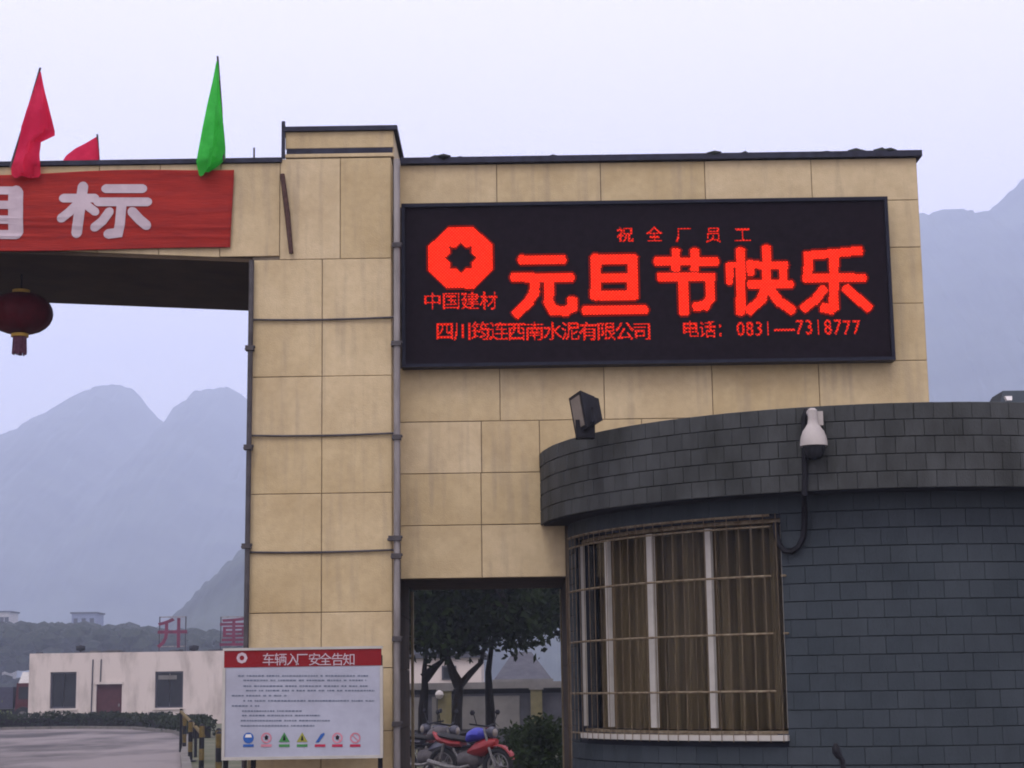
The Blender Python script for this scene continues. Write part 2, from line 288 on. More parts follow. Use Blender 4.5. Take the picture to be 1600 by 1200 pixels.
# ---- far wooded band behind the white building, one mass
wb = MB()
for i in range(3400):
    x = random.uniform(-190, -14); y = random.uniform(330, 420)
    h = 12.8 + 1.3*math.sin(x*.05+1) + .8*math.sin(x*.19+y) + random.uniform(-1.2, .8) + (y-330)*.035
    rr_ = random.uniform(1.0, 2.2); zc = h - rr_*.8 if random.random() < .6 else random.uniform(1, h-1)
    wb.ico((x, y, zc), (rr_*1.2, rr_, rr_*.9), .25, i)
o = wb.build('forest', M['leaf_h']); o['kind'] = 'stuff'

# ---- three far buildings over the wood
def far_building(x0, x1, Y, z1, m, label):
    t = thing('distant_building', label, 'building', ((x0+x1)/2, Y, 0), 'far buildings over the wooded band')
    MB().box(x0, x1, Y, Y+8, 0, z1).build('wall', m, t); MB().box(x0-.3, x1+.3, Y-.3, Y+8.3, z1, z1+.35).build('roof', M['roof_grey'], t)
    for i in range(3):
        cx = x0+(x1-x0)*(i+.5)/3
        MB().box(cx-.5, cx+.5, Y-.06, Y+.02, z1-2.4, z1-1.1).build('window', M['dark_glass'], t)
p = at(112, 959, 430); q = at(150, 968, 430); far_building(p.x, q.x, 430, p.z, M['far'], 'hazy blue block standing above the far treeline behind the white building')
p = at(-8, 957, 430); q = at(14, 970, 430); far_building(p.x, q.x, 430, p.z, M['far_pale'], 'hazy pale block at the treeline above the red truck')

# ================================================================== gate wall with the sign
WY = 16.5; PY = 16.25; WX0, WX1, WZ0, WZ1 = -1.05, 3.885, 2.60, 6.53
J = 0.0028
wall = thing('gate_wall', 'tall cream stone wall panel that carries the lit red sign, over a doorway', 'wall', (1.4, 17.4, 0))
c = MB(); c.box(WX0, WX1-.012, WY+.018, 18.3, WZ0+.012, WZ1); c.box(.485, WX1-.012, WY+.018, 18.3, 0, WZ0+.012); c.build('core', M['mortar'], wall)
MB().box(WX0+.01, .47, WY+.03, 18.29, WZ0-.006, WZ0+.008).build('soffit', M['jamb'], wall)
def slabs(parent, rows, y, name='stone_slab'):
    for z0, z1, xs in rows:
        for a, b in zip(xs, xs[1:]):
            dy = random.uniform(-.003, .003); MB().slab(a+J, b-J, z0+J, z1-J, y+dy).build(name, M['stone'], parent)
slabs(wall, [(6.115, 6.53, (WX0, -.117, .872, 1.866, 2.88, WX1)),
             (5.655, 6.115, (3.57, WX1)), (5.112, 5.655, (3.57, WX1)), (4.565, 5.112, (3.57, WX1)),
             (4.052, 4.565, (WX0, -.114, .859, 1.868, 2.867, WX1)),
             (3.568, 4.052, (WX0, -.292, .248, 1.2, 2.2, 3.2, WX1)), (3.087, 3.568, (WX0, -.30, .7, 1.7)), (2.60, 3.087, (WX0, -.30, .47))], WY)
for z0, z1 in ((4.052, 4.565), (4.565, 5.112), (5.112, 5.655), (5.655, 6.115), (6.115, 6.53), (3.5, 4.052)):       # the end face
    MB().box(WX1-.013, WX1+.008, WY+.03, 18.3, z0+J, z1-J).build('end_slab', M['stone'], wall)
cp = MB(); cp.box(WX0+.02, WX1+.05, WY-.05, 18.35, WZ1+.004, WZ1+.062); cp.build('coping', M['coping'], wall)
for i in range(26):                                                                # litter and dirt that shows along the coping
    x = random.choice([random.uniform(WX0+.1, 1), random.uniform(WX0+.1, WX1), random.uniform(3, WX1)]); r = random.uniform(.015, .045)
    MB().ico((x, WY+random.uniform(-.02, .1), WZ1+.065), (r*1.8, r*1.3, r*.75), .3, i).build('dirt_clump', M['grime'], wall)
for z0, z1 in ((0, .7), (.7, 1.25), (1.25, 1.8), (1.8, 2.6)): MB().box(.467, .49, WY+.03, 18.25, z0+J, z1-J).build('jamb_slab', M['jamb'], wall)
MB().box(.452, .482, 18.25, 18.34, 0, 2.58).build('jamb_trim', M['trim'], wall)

# ---- pillar
pil = thing('gate_pillar', 'cream stone clad gate pillar between the road and the doorway, notice board at its foot', 'pillar', (-1.75, 17.4, 0))
PX0, PX1, PJ = -2.405, -1.105, -1.748
c = MB(); c.box(PX0+.006, PX1-.014, PY+.018, 18.64, 0, 6.535); c.build('core', M['mortar'], pil)
pz = [0.02, .55, 1.05, 1.55, 1.795, 2.296, 2.843, 3.372, 3.908, 4.455, 4.99, 5.562]
pz = [0.02, .66, 1.24, 1.795, 2.296, 2.843, 3.372, 3.908, 4.455, 4.99, 5.562]
slabs(pil, [(a, b, (PX0, PJ, PX1)) for a, b in zip(pz, pz[1:])] + [(5.562, 6.535, (-2.147, -1.582, PX1))], PY)
for a, b in zip(pz+[], pz[1:]+[]):
    MB().box(PX1-.015, PX1, PY+.03, 16.49, a+J, b-J).build('side_slab', M['stone'], pil)
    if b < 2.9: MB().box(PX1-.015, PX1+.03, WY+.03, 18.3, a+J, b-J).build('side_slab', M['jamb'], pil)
MB().box(PX1-.015, PX1, PY+.03, 16.49, 5.562+J, 6.53).build('side_slab', M['stone'], pil)
MB().box(-1.062, -1.035, 18.30, 18.38, 0, 2.58).build('jamb_trim', M['trim'], pil)
cap = MB().box(-2.085, -1.095, PY+.035, 18.6, 6.536, 6.80).build('cap', M['mortar'], pil)
for a, b in ((-2.1, PX1+.02),): MB().slab(a, b, 6.637, 6.80, PY+.012).build('cap_slab', M['stone'], cap)
MB().slab(-2.1, PX1+.02, 6.545, 6.58, PY-.004, .05).build('cap_ledge', M['stone'], cap)
MB().box(-2.09, PX1+.012, PY+.008, PY+.06, 6.582, 6.635).build('cap_groove', M['coping'], cap)
MB().box(PX1+.005, PX1+.024, PY+.04, 18.6, 6.55, 6.80).build('cap_side', M['stone'], cap)
MB().box(-2.125, PX1+.06, PY-.02, 18.65, 6.801, 6.845).build('cap_coping', M['coping'], cap)
MB().box(-2.135, -2.103, PY-.015, PY+.02, 6.54, 6.9).build('cap_upright', M['coping'], cap)

for k, z in enumerate((4.99, 3.908, 2.843)):                         # dark cables strung across the pillar face
    MB().tube([(PX0-.02, PY-.018, z+.004), (-2.1, PY-.016, z-.004), (-1.75, PY-.014, z-.006), (-1.4, PY-.016, z-.002), (PX1+.03, PY-.02, z+.006)], .0105, 6).build('cable', M['pipe_d'], pil)

def pipe(x, zz, r, m, mc, label, clamps, leanx=0):
    t = thing('conduit_pipe', label, 'pipe', (x, PY-.05, 0), 'conduit pipes up the gate pillar')
    MB().tube([(x-leanx, PY-.045, zz[0]), (x, PY-.045, (zz[0]+zz[1])/2), (x+leanx, PY-.045, zz[1])], r, 10).build('tube', m, t)
    for z, w in clamps:
        xx = x + leanx*(2*(z-zz[0])/(zz[1]-zz[0])-1)
        b = MB(); b.box(xx-r-w, xx+r+.008, PY-.045-r-.012, PY+.01, z-.022, z+.022); b.tube([(xx-r-w*1.2, PY-.05, z-.012), (xx+r+.02, PY-.06, z+.012)], .014, 6); b.build('clamp', mc, t)
    return t
pipe(PX1+.045, (0, 6.5), .031, M['pipe'], M['pipe_d'], 'pale grey conduit pipe in the corner between pillar and sign wall', [(4.74, .02), (3.87, .01), (2.95, .045), (2.79, .02), (2.05, .01), (5.67, .01), (1.3, .01)], .012)
pipe(PX0-.008, (0, 5.55), .024, M['pipe_d'], M['pipe_d'], 'dark thin conduit pipe on the pillar edge beside the road opening', [(4.72, .02), (3.80, .02), (2.90, .025), (1.9, .01)], .014)
p = at(441, 272, PY-.03); q = at(455, 396, PY-.03)
tag(MB().tube([(p.x, PY-.03, p.z), ((p.x+q.x)/2+.006, PY-.03, (p.z+q.z)/2), (q.x, PY-.03, q.z)], [.022, .026, .02], 8).build('iron_bar', M['rust']), 'rusty brown bar leaning against the upper pillar beside the banner', 'bar')

# ---- beam over the road
beam = thing('gate_beam', 'stone clad beam across the gateway with the red banner and flags', 'beam', (-6, 17.4, 5.6))
BX = [PX0-.3-.57*i for i in range(16)]; BX0 = BX[-1]
def bz(x): return 5.575 + .055*min(2.6, max(0, PX0-x))            # underside rises gently from the pillar
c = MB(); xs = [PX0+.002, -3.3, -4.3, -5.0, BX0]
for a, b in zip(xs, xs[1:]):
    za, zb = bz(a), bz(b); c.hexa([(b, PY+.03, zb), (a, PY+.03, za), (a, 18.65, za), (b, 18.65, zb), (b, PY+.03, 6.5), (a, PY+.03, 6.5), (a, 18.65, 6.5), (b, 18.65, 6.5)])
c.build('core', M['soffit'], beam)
for a, b in zip([-2.147]+BX, BX):
    if a > PX0: 
        MB().slab(b+J, a-J, 5.60, 6.50-J, PY+.001).build('stone_slab', M['stone'], beam)
    else:
        m_ = MB().slab(b+J, a-J, bz(b)+.004, 6.50-J, PY+.001); dz_ = bz(a)-bz(b)
        for i_ in (1, 5, 9): m_.v[i_] = (m_.v[i_][0], m_.v[i_][1], m_.v[i_][2]+dz_)
        m_.build('stone_slab', M['stone'], beam)
MB().box(BX0, -2.13, PY-.025, 18.7, 6.501, 6.545).build('coping', M['coping'], beam)
b = MB()
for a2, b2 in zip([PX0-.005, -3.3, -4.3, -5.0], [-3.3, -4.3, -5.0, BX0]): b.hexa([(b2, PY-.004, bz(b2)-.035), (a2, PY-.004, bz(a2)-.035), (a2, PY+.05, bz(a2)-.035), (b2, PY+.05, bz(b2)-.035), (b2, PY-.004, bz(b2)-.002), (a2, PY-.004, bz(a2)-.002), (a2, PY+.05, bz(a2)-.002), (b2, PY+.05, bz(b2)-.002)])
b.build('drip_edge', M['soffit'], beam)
c = MB(); c.box(BX0-.9, BX0-.002, PY, 18.64, 0, 6.5); tag(c.build('gate_pillar', M['stone']), 'far pillar that carries the other end of the gateway beam', 'pillar')

# ---- banner
ban = thing('banner', 'red cloth banner with large pale characters stretched on the beam', 'banner', (-3.7, PY-.03, 6.0))
bx0, bx1 = -6.6, at(366, 330, PY).x
nx, nz = 110, 70; v = []; f = []
def banner_y(u, w, x, z): return PY-.03 - .006*math.exp(-((w-.30-.05*math.sin(x*1.1+1))/.022)**2)*(.3+.7*math.sin(x*1.9+.4)**2) - .007*math.exp(-((w-.16-.04*math.sin(x*.9))/.02)**2)*(.2+.8*math.sin(x*1.4+2)**2) - .005*math.exp(-((w-.72+.05*math.sin(x*1.3))/.03)**2)*math.sin(x*2.3)**2 - .006*math.exp(-((w-.48-.06*math.sin(x*.8+2))/.018)**2)*math.sin(x*1.2+1)**2 - .006*math.sin(w*9+x*.7)
for j in range(nz+1):
    for i in range(nx+1):
        u = i/nx; w = j/nz; x = bx0+(bx1-bx0)*u - .03*(1-w)
        zt = 6.437+.012*math.sin(x*3) - (bx1-x)*.006; zb = 5.672+.01*math.sin(x*2+1)+(bx1-x)*.006; z = zb+(zt-zb)*w
        v.append((x, banner_y(u, w, x, z), z))
for j in range(nz):
    for i in range(nx): a = j*(nx+1)+i; f.append((a, a+1, a+nx+2, a+nx+1))
mb = MB(); mb.add(v, f, True); cl = mb.build('cloth', M['banner'], ban)
sm = cl.modifiers.new('thick', 'SOLIDIFY'); sm.thickness = .004; sm.offset = 0
def stroke_faces(mb, pts, w, y, seg=6):
    """a flat brush stroke with rounded ends in the plane Y = y, points as (x, z)"""
    pts = [Vector((a, b)) for a, b in pts]; h = w/2; L = []; Rr = []
    for i, p in enumerate(pts):
        d0 = (pts[i]-pts[i-1]).normalized() if i else (pts[1]-pts[0]).normalized(); d1 = (pts[i+1]-pts[i]).normalized() if i < len(pts)-1 else d0
        t = (d0+d1).normalized(); nn = Vector((-t.y, t.x)); kk = h/max(.4, nn.dot(Vector((-d0.y, d0.x)))); L.append(p+nn*kk); Rr.append(p-nn*kk)
    d = (pts[-1]-pts[-2]).normalized(); a0 = math.atan2(d.y, d.x)
    e = [pts[-1]+Vector((math.cos(a0+math.pi/2-math.pi*k/seg), math.sin(a0+math.pi/2-math.pi*k/seg)))*h*.9 for k in range(1, seg)]
    d = (pts[1]-pts[0]).normalized(); a1 = math.atan2(d.y, d.x)
    s0 = [pts[0]+Vector((math.cos(a1-math.pi/2-math.pi*k/seg), math.sin(a1-math.pi/2-math.pi*k/seg)))*h*.9 for k in range(1, seg)]
    n = len(pts); vs = [(q.x, y, q.y) for q in Rr] + [(q.x, y, q.y) for q in L]; fs = [(i, i+1, n+i+1, n+i) for i in range(n-1)]
    o = len(vs); vs += [(q.x, y, q.y) for q in e]; fs.append(tuple([n-1]+[o+k for k in range(seg-1)][::-1]+[2*n-1]))
    o = len(vs); vs += [(q.x, y, q.y) for q in s0]; fs.append(tuple([n]+[o+k for k in range(seg-1)][::-1]+[0]))
    mb.add(vs, fs)
def px_strokes(lst, Y): return [([(at(a, b, Y).x, at(a, b, Y).z) for a, b in pts], w*Y/FPX) for pts, w in lst]
BIAO = [([(98, 309), (148, 309)], 13), ([(129, 290), (124, 330), (119, 364)], 15), ([(121, 318), (108, 331), (95, 341)], 13), ([(136, 321), (149, 331)], 12),
        ([(164, 294), (223, 294)], 13), ([(152, 315), (231, 315)], 13), ([(190, 318), (187, 350), (184, 363), (168, 365)], 14), ([(171, 330), (160, 345), (147, 355)], 13), ([(206, 330), (218, 343), (229, 352)], 14)]
MU = [([(24, 299), (24, 363)], 21), ([(-45, 299), (-45, 363)], 21), ([(-45, 297), (24, 297)], 12), ([(-45, 319), (24, 320)], 12), ([(-45, 342), (24, 343)], 12), ([(-45, 365), (24, 366)], 13)]
for lst in (MU, BIAO):
    mb = MB(); k = 0
    for pts, w in px_strokes(lst, PY-.05):
        stroke_faces(mb, pts, w*1.14, PY-.0505-.0004*k); k += 1
    ob = mb.build('character', M['paint'], ban)
    bm = bmesh.new(); bm.from_mesh(ob.data); bmesh.ops.triangulate(bm, faces=bm.faces[:]); bmesh.ops.subdivide_edges(bm, edges=bm.edges[:], cuts=5, use_grid_fill=True)
    o_ = wloc(ban)
    for v_ in bm.verts:
        X_, Z_ = v_.co.x+o_.x, v_.co.z+o_.z; lay = (PY-.0505-(v_.co.y+o_.y)); w_ = (Z_-(5.672+.01*math.sin(X_*2+1)+(bx1-X_)*.006))/max(.1, (6.437+.012*math.sin(X_*3)-(bx1-X_)*.006)-(5.672+.01*math.sin(X_*2+1)+(bx1-X_)*.006)); v_.co.y = banner_y(0, w_, X_, Z_)-.008-lay-o_.y
    bm.to_mesh(ob.data); bm.free()

# ---- flags on the beam
def flag(name, label, pole, cloth_pts, m, tip_extra=0, fold=.03):
    root = thing(name, label, 'flag', pole[0], None)
    MB().tube(pole, .011, 6).build('flag_pole', M['pipe_d'], root)
    if cloth_pts:
        # rows of (left x,z, right x,z) sampled as a strip with folds
        n = 8; v = []; f = []
        for r, (xl, zl, xr, zr, y) in enumerate(cloth_pts):
            for i in range(n+1):
                u = i/n; amp = fold*abs(xr-xl)*1.2
                v.append((xl+(xr-xl)*u, y - amp*math.sin(u*7.5+.6*r) - amp*.5*math.sin(u*14+r), zl+(zr-zl)*u))
        for r in range(len(cloth_pts)-1):
            for i in range(n): a = r*(n+1)+i; f.append((a, a+1, a+n+2, a+n+1))
        mb = MB(); mb.add(v, f, True); mb.build('flag_cloth', m, root)
    return root
def rows(lst, Y0, Y1):
    out = []
    for i, (xl, yl, xr, yr) in enumerate(lst):
        y = Y0+(Y1-Y0)*i/(len(lst)-1); a = at(xl, yl, y); b = at(xr, yr, y); out.append((a.x, a.z, b.x, b.z, y))
    return out
FY = PY-.06
flag('flag', 'tall green pennant hanging from a pole on the beam above the banner', [at(350, 252, FY+.02), at(346, 170, FY+.02), at(340, 88, FY+.02)],
     rows([(338, 96, 341, 96), (332, 130, 343, 128), (325, 165, 346, 162), (318, 200, 349, 196), (311, 232, 351, 226), (306, 252, 351, 246), (310, 272, 343, 256), (313, 275, 330, 266)], FY, FY-.03), M['flag_green'], fold=.2)
flag('flag', 'large red pennant with a bent fly standing over the banner', [at(16, 262, FY+.02), at(40, 185, FY+.02), at(63, 106, FY+.02)],
     rows([(62, 112, 64, 112), (53, 142, 70, 140), (44, 172, 77, 168), (35, 202, 85, 204), (33, 208, 84, 210), (28, 224, 63, 221), (22, 244, 61, 240), (16, 262, 62, 256), (17, 272, 63, 272), (22, 277, 60, 277)], FY, FY-.03), M['flag_red'], fold=.13)
flag('flag', 'small red pennant showing over the far edge of the beam', [at(155, 262, 18.6), at(154, 240, 18.6), at(152, 210, 18.6)],
     rows([(150, 214, 152, 214), (134, 224, 153, 222), (118, 233, 154, 232), (104, 244, 155, 242), (92, 262, 156, 262)], 18.6, 18.58), M['flag_red'], fold=.05)
flag('flag', 'bare flag pole tip showing over the beam beside the pillar cap', [at(397, 262, 18.6), at(397, 231, 18.6)], rows([(396, 242, 398, 242), (393, 262, 399, 262)], 18.6, 18.58), M['flag_green'])

# ---- lantern under the beam
lc = at(32, 490, 17.3); lan = thing('lantern', 'dark red round paper lantern with tassel hanging under the gateway beam', 'lantern', (lc.x, 17.3, lc.z))
rx, rz = .315, .205
mb = MB(); seg = 48; vs = []; fs = []
for j in range(13):
    th = math.pi*(j+.6)/(13.2)
    for i in range(seg):
        q = 2*math.pi*i/seg; rr = rx*math.sin(th)**.8*(1 - (.035 if i % 4 == 0 else 0)); vs.append((lc.x+rr*math.cos(q), 17.3+rr*math.sin(q), lc.z+rz*math.cos(th)))
for j in range(12): fs += [(j*seg+i, (j+1)*seg+i, (j+1)*seg+(i+1) % seg, j*seg+(i+1) % seg) for i in range(seg)]
mb.add(vs, fs, True); mb.build('paper_body', M['lantern'], lan)
MB().lathe([(.05, -.03), (.085, -.03), (.085, .0), (.05, .012)], (lc.x, 17.3, lc.z-rz+.0), 20).build('base_ring', M['gold'], lan)
MB().lathe([(.05, -.012), (.085, 0), (.085, .03), (.05, .03)], (lc.x, 17.3, lc.z+rz), 20).build('top_ring', M['gold'], lan)
mb = MB()
for i in range(26):
    q = 2*math.pi*i/26; r0 = .055+.01*random.random(); mb.tube([(lc.x+r0*math.cos(q), 17.3+r0*math.sin(q), lc.z-rz-.03), (lc.x+r0*1.12*math.cos(q), 17.3+r0*1.12*math.sin(q), lc.z-rz-.19-.02*random.random())], .008, 4)
mb.build('tassel', M['tassel'], lan)
MB().tube([(lc.x, 17.3, lc.z+rz+.02), (lc.x, 17.3, bz(lc.x)+.02)], .008, 5).build('hanging_cord', M['black'], lan)

# ---- LED sign
LY = 16.36; led = thing('led_sign', 'wide black message board with glowing red new year greeting', 'LED sign', (1.27, LY, 4.54))
sx0, sx1, sz0, sz1 = -1.018, 3.562, 4.546, 6.112
MB().box(sx0+.02, sx1-.02, LY+.012, WY+.017, sz0+.02, sz1-.02).build('screen', M['led_black'], led)
fr = .032
for a in ((sx0, sx1, sz1-fr, sz1), (sx0, sx1, sz0, sz0+fr)): MB().box(a[0], a[1], LY-.012, WY+.004, a[2], a[3]).build('frame', M['led_frame'], led)
for a in ((sx0+.001, sx0+fr), (sx1-fr, sx1-.001)): MB().box(a[0], a[1], LY-.011, WY+.004, sz0+fr+.001, sz1-fr-.001).build('frame', M['led_frame'], led)
PIT = 0.0102; GX = np.arange(sx0+fr, sx1-fr, PIT); GZ = np.arange(sz0+fr, sz1-fr, PIT)
def lit(name, mask_fn, bounds, m_='led'):
    """one quad per lit diode of the panel's pixel grid inside the bounds where mask_fn(x, z) holds"""
    x = GX[(GX > bounds[0]) & (GX < bounds[1])]; z = GZ[(GZ > bounds[2]) & (GZ < bounds[3])]; X, Z = np.meshgrid(x, z); m = mask_fn(X, Z); h = PIT*.46
    mb = MB(); y = LY+.006
    if m_ == 'led':                                                # added halo quads imitating red bloom round the lit diodes
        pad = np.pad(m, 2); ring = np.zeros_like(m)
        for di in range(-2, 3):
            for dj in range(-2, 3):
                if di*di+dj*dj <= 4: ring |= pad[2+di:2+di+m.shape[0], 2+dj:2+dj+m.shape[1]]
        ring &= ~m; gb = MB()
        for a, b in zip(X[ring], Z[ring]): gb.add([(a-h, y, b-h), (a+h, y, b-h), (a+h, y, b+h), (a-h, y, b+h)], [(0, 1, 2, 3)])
        gb.build('bloom_halo', M['led_bloom'], led)['kind'] = 'stuff'
    for a, b in zip(X[m], Z[m]): mb.add([(a-h, y, b-h), (a+h, y, b-h), (a+h, y, b+h), (a-h, y, b+h)], [(0, 1, 2, 3)])
    o_ = mb.build(name, M[m_], led); o_['kind'] = 'stuff'; return o_
def strokes_mask(st):
    def fn(X, Z):
        m = np.zeros(X.shape, bool)
        for pts, w in st:
            for (ax, az), (bx, bz2) in zip(pts, pts[1:]):
                dx, dz = bx-ax, bz2-az; t = np.clip(((X-ax)*dx+(Z-az)*dz)/(dx*dx+dz*dz+1e-12), 0, 1); Ls = math.hypot(dx, dz); al = ((X-ax)*dx+(Z-az)*dz)/Ls; pe = np.abs((X-ax)*dz-(Z-az)*dx)/Ls; e = w*.40; m |= (np.hypot(X-ax-t*dx, Z-az-t*dz) < w*.49) | ((pe < w*.49) & (al > -e) & (al < Ls+e) & (pe+np.maximum(0, np.maximum(-al, al-Ls)) < w*.80))
        return m
    return fn
def poly_mask(P):
    def fn(X, Z):
        m = np.zeros(X.shape, bool); n = len(P)
        for i in range(n):
            (x1, z1), (x2, z2) = P[i], P[(i+1) % n]; c_ = (z1 > Z) != (z2 > Z)
            m ^= c_ & (X < (x2-x1)*(Z-z1)/((z2-z1) if z2 != z1 else 1e-9)+x1)
        return m
    return fn
CH = {'yuan': [([(816, 405.5), (878, 405.5)], 14.5), ([(804, 433.5), (891, 433.5)], 14.5), ([(836, 439), (834.5, 457), (825, 473), (808, 489)], 15.5), ([(858, 439), (857.5, 472), (864, 484.5), (884, 486), (894, 480), (894, 470)], 15.5)],
      'dan': [([(931, 404.5), (931, 461)], 17), ([(988.5, 404.5), (988.5, 461)], 17), ([(931, 404.5), (988, 404.5)], 16), ([(931, 434), (988, 434)], 15), ([(931, 461.5), (988, 461.5)], 15), ([(916, 484.5), (1006, 484)], 14.5)],
      'jie': [([(1028, 408.5), (1117, 408)], 14), ([(1056, 394), (1056, 418)], 14), ([(1085.5, 394), (1085.5, 418)], 14), ([(1033, 432.5), (1112, 432.5)], 13.5), ([(1109.5, 433), (1109.5, 466), (1102, 477), (1089, 478.5)], 14.5), ([(1068, 436), (1069, 486)], 15.5)],
      'kuai': [([(1157.5, 393), (1157.5, 486)], 15), ([(1140, 416), (1140, 439)], 12), ([(1140, 414), (1157, 414)], 8), ([(1171.5, 411), (1173, 426)], 11), ([(1198, 389), (1198, 446)], 14.5), ([(1180, 414), (1226, 414)], 12.5), ([(1224, 414), (1224, 442)], 13), ([(1174, 444), (1234, 444)], 14), ([(1197, 447), (1190, 467), (1172, 484)], 15), ([(1203, 452), (1217, 470), (1236, 483)], 15.5)],
      'le': [([(1262, 399), (1300, 396), (1342, 391.5)], 14), ([(1264, 400), (1262, 434)], 15), ([(1260, 434.5), (1348, 434)], 14), ([(1303, 405), (1303, 478), (1298, 483), (1289, 481)], 15.5), ([(1286, 453), (1274, 468), (1258, 480)], 14.5), ([(1324, 452), (1355, 479)], 15.5)]}
for kname, lst in CH.items():
    st = px_strokes(lst, LY); al = [p for pts, w in st for p in pts]
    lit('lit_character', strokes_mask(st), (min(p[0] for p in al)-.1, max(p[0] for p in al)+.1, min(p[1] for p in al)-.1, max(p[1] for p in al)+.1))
outer = [(at(a, b, LY).x, at(a, b, LY).z) for a, b in ((701, 354.5), (739, 354.5), (769.5, 381), (769.5, 421), (741, 450), (699, 450), (669, 422), (669, 385))]
cc = at(720, 402.5, LY); star = []
for i in range(16):
    q = math.pi/2+i*math.pi/8; r = (25.8 if i % 2 == 0 else 19.2)*LY/FPX; star.append((cc.x+r*math.cos(q), cc.z+r*math.sin(q)))
om, smk = poly_mask(outer), poly_mask(star)
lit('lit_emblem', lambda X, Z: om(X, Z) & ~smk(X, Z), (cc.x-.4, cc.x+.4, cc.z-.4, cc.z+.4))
def text_mask(text, size, x0, z0, bold, sx=1.0):
    vs, fs = glyph(text, size, bold); T = []
    for fc in fs:
        for i in range(1, len(fc)-1): T.append([(vs[j][0]*sx+x0, vs[j][1]+z0) for j in (fc[0], fc[i], fc[i+1])])
    def one(X, Z):
        m = np.zeros(X.shape, bool)
        for (a, b, c_) in T:
            d1 = (b[0]-a[0])*(Z-a[1])-(b[1]-a[1])*(X-a[0]); d2 = (c_[0]-b[0])*(Z-b[1])-(c_[1]-b[1])*(X-b[0]); d3 = (a[0]-c_[0])*(Z-c_[1])-(a[1]-c_[1])*(X-c_[0])
            m |= ((d1 >= 0) & (d2 >= 0) & (d3 >= 0)) | ((d1 <= 0) & (d2 <= 0) & (d3 <= 0))
        return m
    def fn(X, Z): return sum(one(X+PIT*i/4, Z+PIT*j/4).astype(int) for i in (-1.5, -.5, .5, 1.5) for j in (-1.5, -.5, .5, 1.5)) >= 6
    return fn
def led_text(chars, x_first, x_last, y_top, y_bot, bold=0.0, sx=1.0):
    """characters spread evenly, centres from x_first to x_last (photo pixels on the panel's own plane)"""
    n = len(chars)
    for i, ch in enumerate(chars):
        if ch == ' ': continue
        cx = x_first+(x_last-x_first)*(i/(n-1) if n > 1 else 0); P = at(cx, y_bot, LY); size = (at(cx, y_top, LY).z-P.z)/.92
        asc = ord(ch) < 128
        w = (.52 if asc else 1.0)*size*sx
        if asc: size *= 1.25
        lit('lit_character', text_mask(ch, size, P.x-w/2, P.z+(.08*size if not asc else .03*size), bold, sx*(.8 if asc else 1)), (P.x-size*.7, P.x+size*.7, P.z-size*.3, P.z+size*1.3), 'led_s')
led_text('祝全厂员工', 977, 1161, 354, 378)
led_text('中国建材', 676, 764, 456, 483)
led_text('四川筠连西南水泥有限公司', 695, 1004, 503, 531)
led_text('电话：', 1079, 1133, 501, 527); led_text('0831', 1158, 1201, 502, 525); led_text('—', 1226, 1226, 497, 526); led_text('7318777', 1250, 1339, 499, 523)

# ================================================================== guardhouse: half round, slate tiled
HC = Vector((3.25, 16.7)); RW, RF = 2.75, 3.0; ZF0, ZF1 = 3.07, 3.735
def pol(r, deg, z): a = math.radians(deg); return Vector((HC.x+r*math.sin(a), HC.y-r*math.cos(a), z))
gh = thing('guardhouse', 'half round guardhouse clad in dark slate tiles with overhanging flat roof', 'guardhouse', (HC.x, HC.y, 0))
def arc_wall(mb, r0, r1, a0, a1, z0, z1, step=4):
    n = max(1, int(round((a1-a0)/step)))
    for i in range(n):
        a = a0+(a1-a0)*i/n; b = a0+(a1-a0)*(i+1)/n
        mb.hexa([pol(r1, a, z0), pol(r1, b, z0), pol(r0, b, z0), pol(r0, a, z0), pol(r1, a, z1), pol(r1, b, z1), pol(r0, b, z1), pol(r0, a, z1)])
WA0, WA1, WB, WT = -78.5, -24.6, 1.215, 2.90                       # window: angles and heights
c = MB(); arc_wall(c, RW-.2, RW-.014, -86, WA0, 0, ZF0+.3); arc_wall(c, RW-.2, RW-.014, WA1, 88, 0, ZF0+.3); arc_wall(c, RW-.2, RW-.014, WA0, WA1, 0, WB); arc_wall(c, RW-.2, RW-.014, WA0, WA1, WT, ZF0+.3)
c.build('wall', M['grout'], gh)
def tile_mesh(w, h, m, name):
    mb = MB(); mb.slab(-w/2, w/2, -h/2, h/2, -.012, .018, .003); return mb.mesh(name, m)
TH, TW = .1395, .198
tm = tile_mesh(TW-.001, TH-.0055, M['slate'], 'wall_tile')
def tile_row(parent, r, z, a0, a1, w, me, name, off=0.0, hs=1.0):
    """one course of tiles between two angles, the end ones cut to fit"""
    da = math.degrees(w/r); k0 = math.floor((a0-off)/da)
    a = off+k0*da; n = 0
    while a < a1-.15:
        lo, hi = max(a, a0), min(a+da, a1)
        if hi-lo > da*.12:
            p = pol(r+random.uniform(-.0025, .0025), (lo+hi)/2, z); inst(name, me, parent, p, math.radians((lo+hi)/2+random.uniform(-.4, .4)), ((hi-lo)/da, 1, hs)); n += 1
        a += da
    return n
nt_ = 0; z = ZF0-TH*.5; r_i = 0
while z > .93:
    off = 1.4 if r_i % 2 else 0
    top, bot = z+TH/2, z-TH/2
    if bot > WT-.01 or top < WB+.01: nt_ += tile_row(gh, RW, z, -86, 21, TW, tm, 'tile', off)
    else:
        nt_ += tile_row(gh, RW, z, -86, WA0, TW, tm, 'tile', off); nt_ += tile_row(gh, RW, z, WA1+.2, 21, TW, tm, 'tile', off)
    z -= TH; r_i += 1
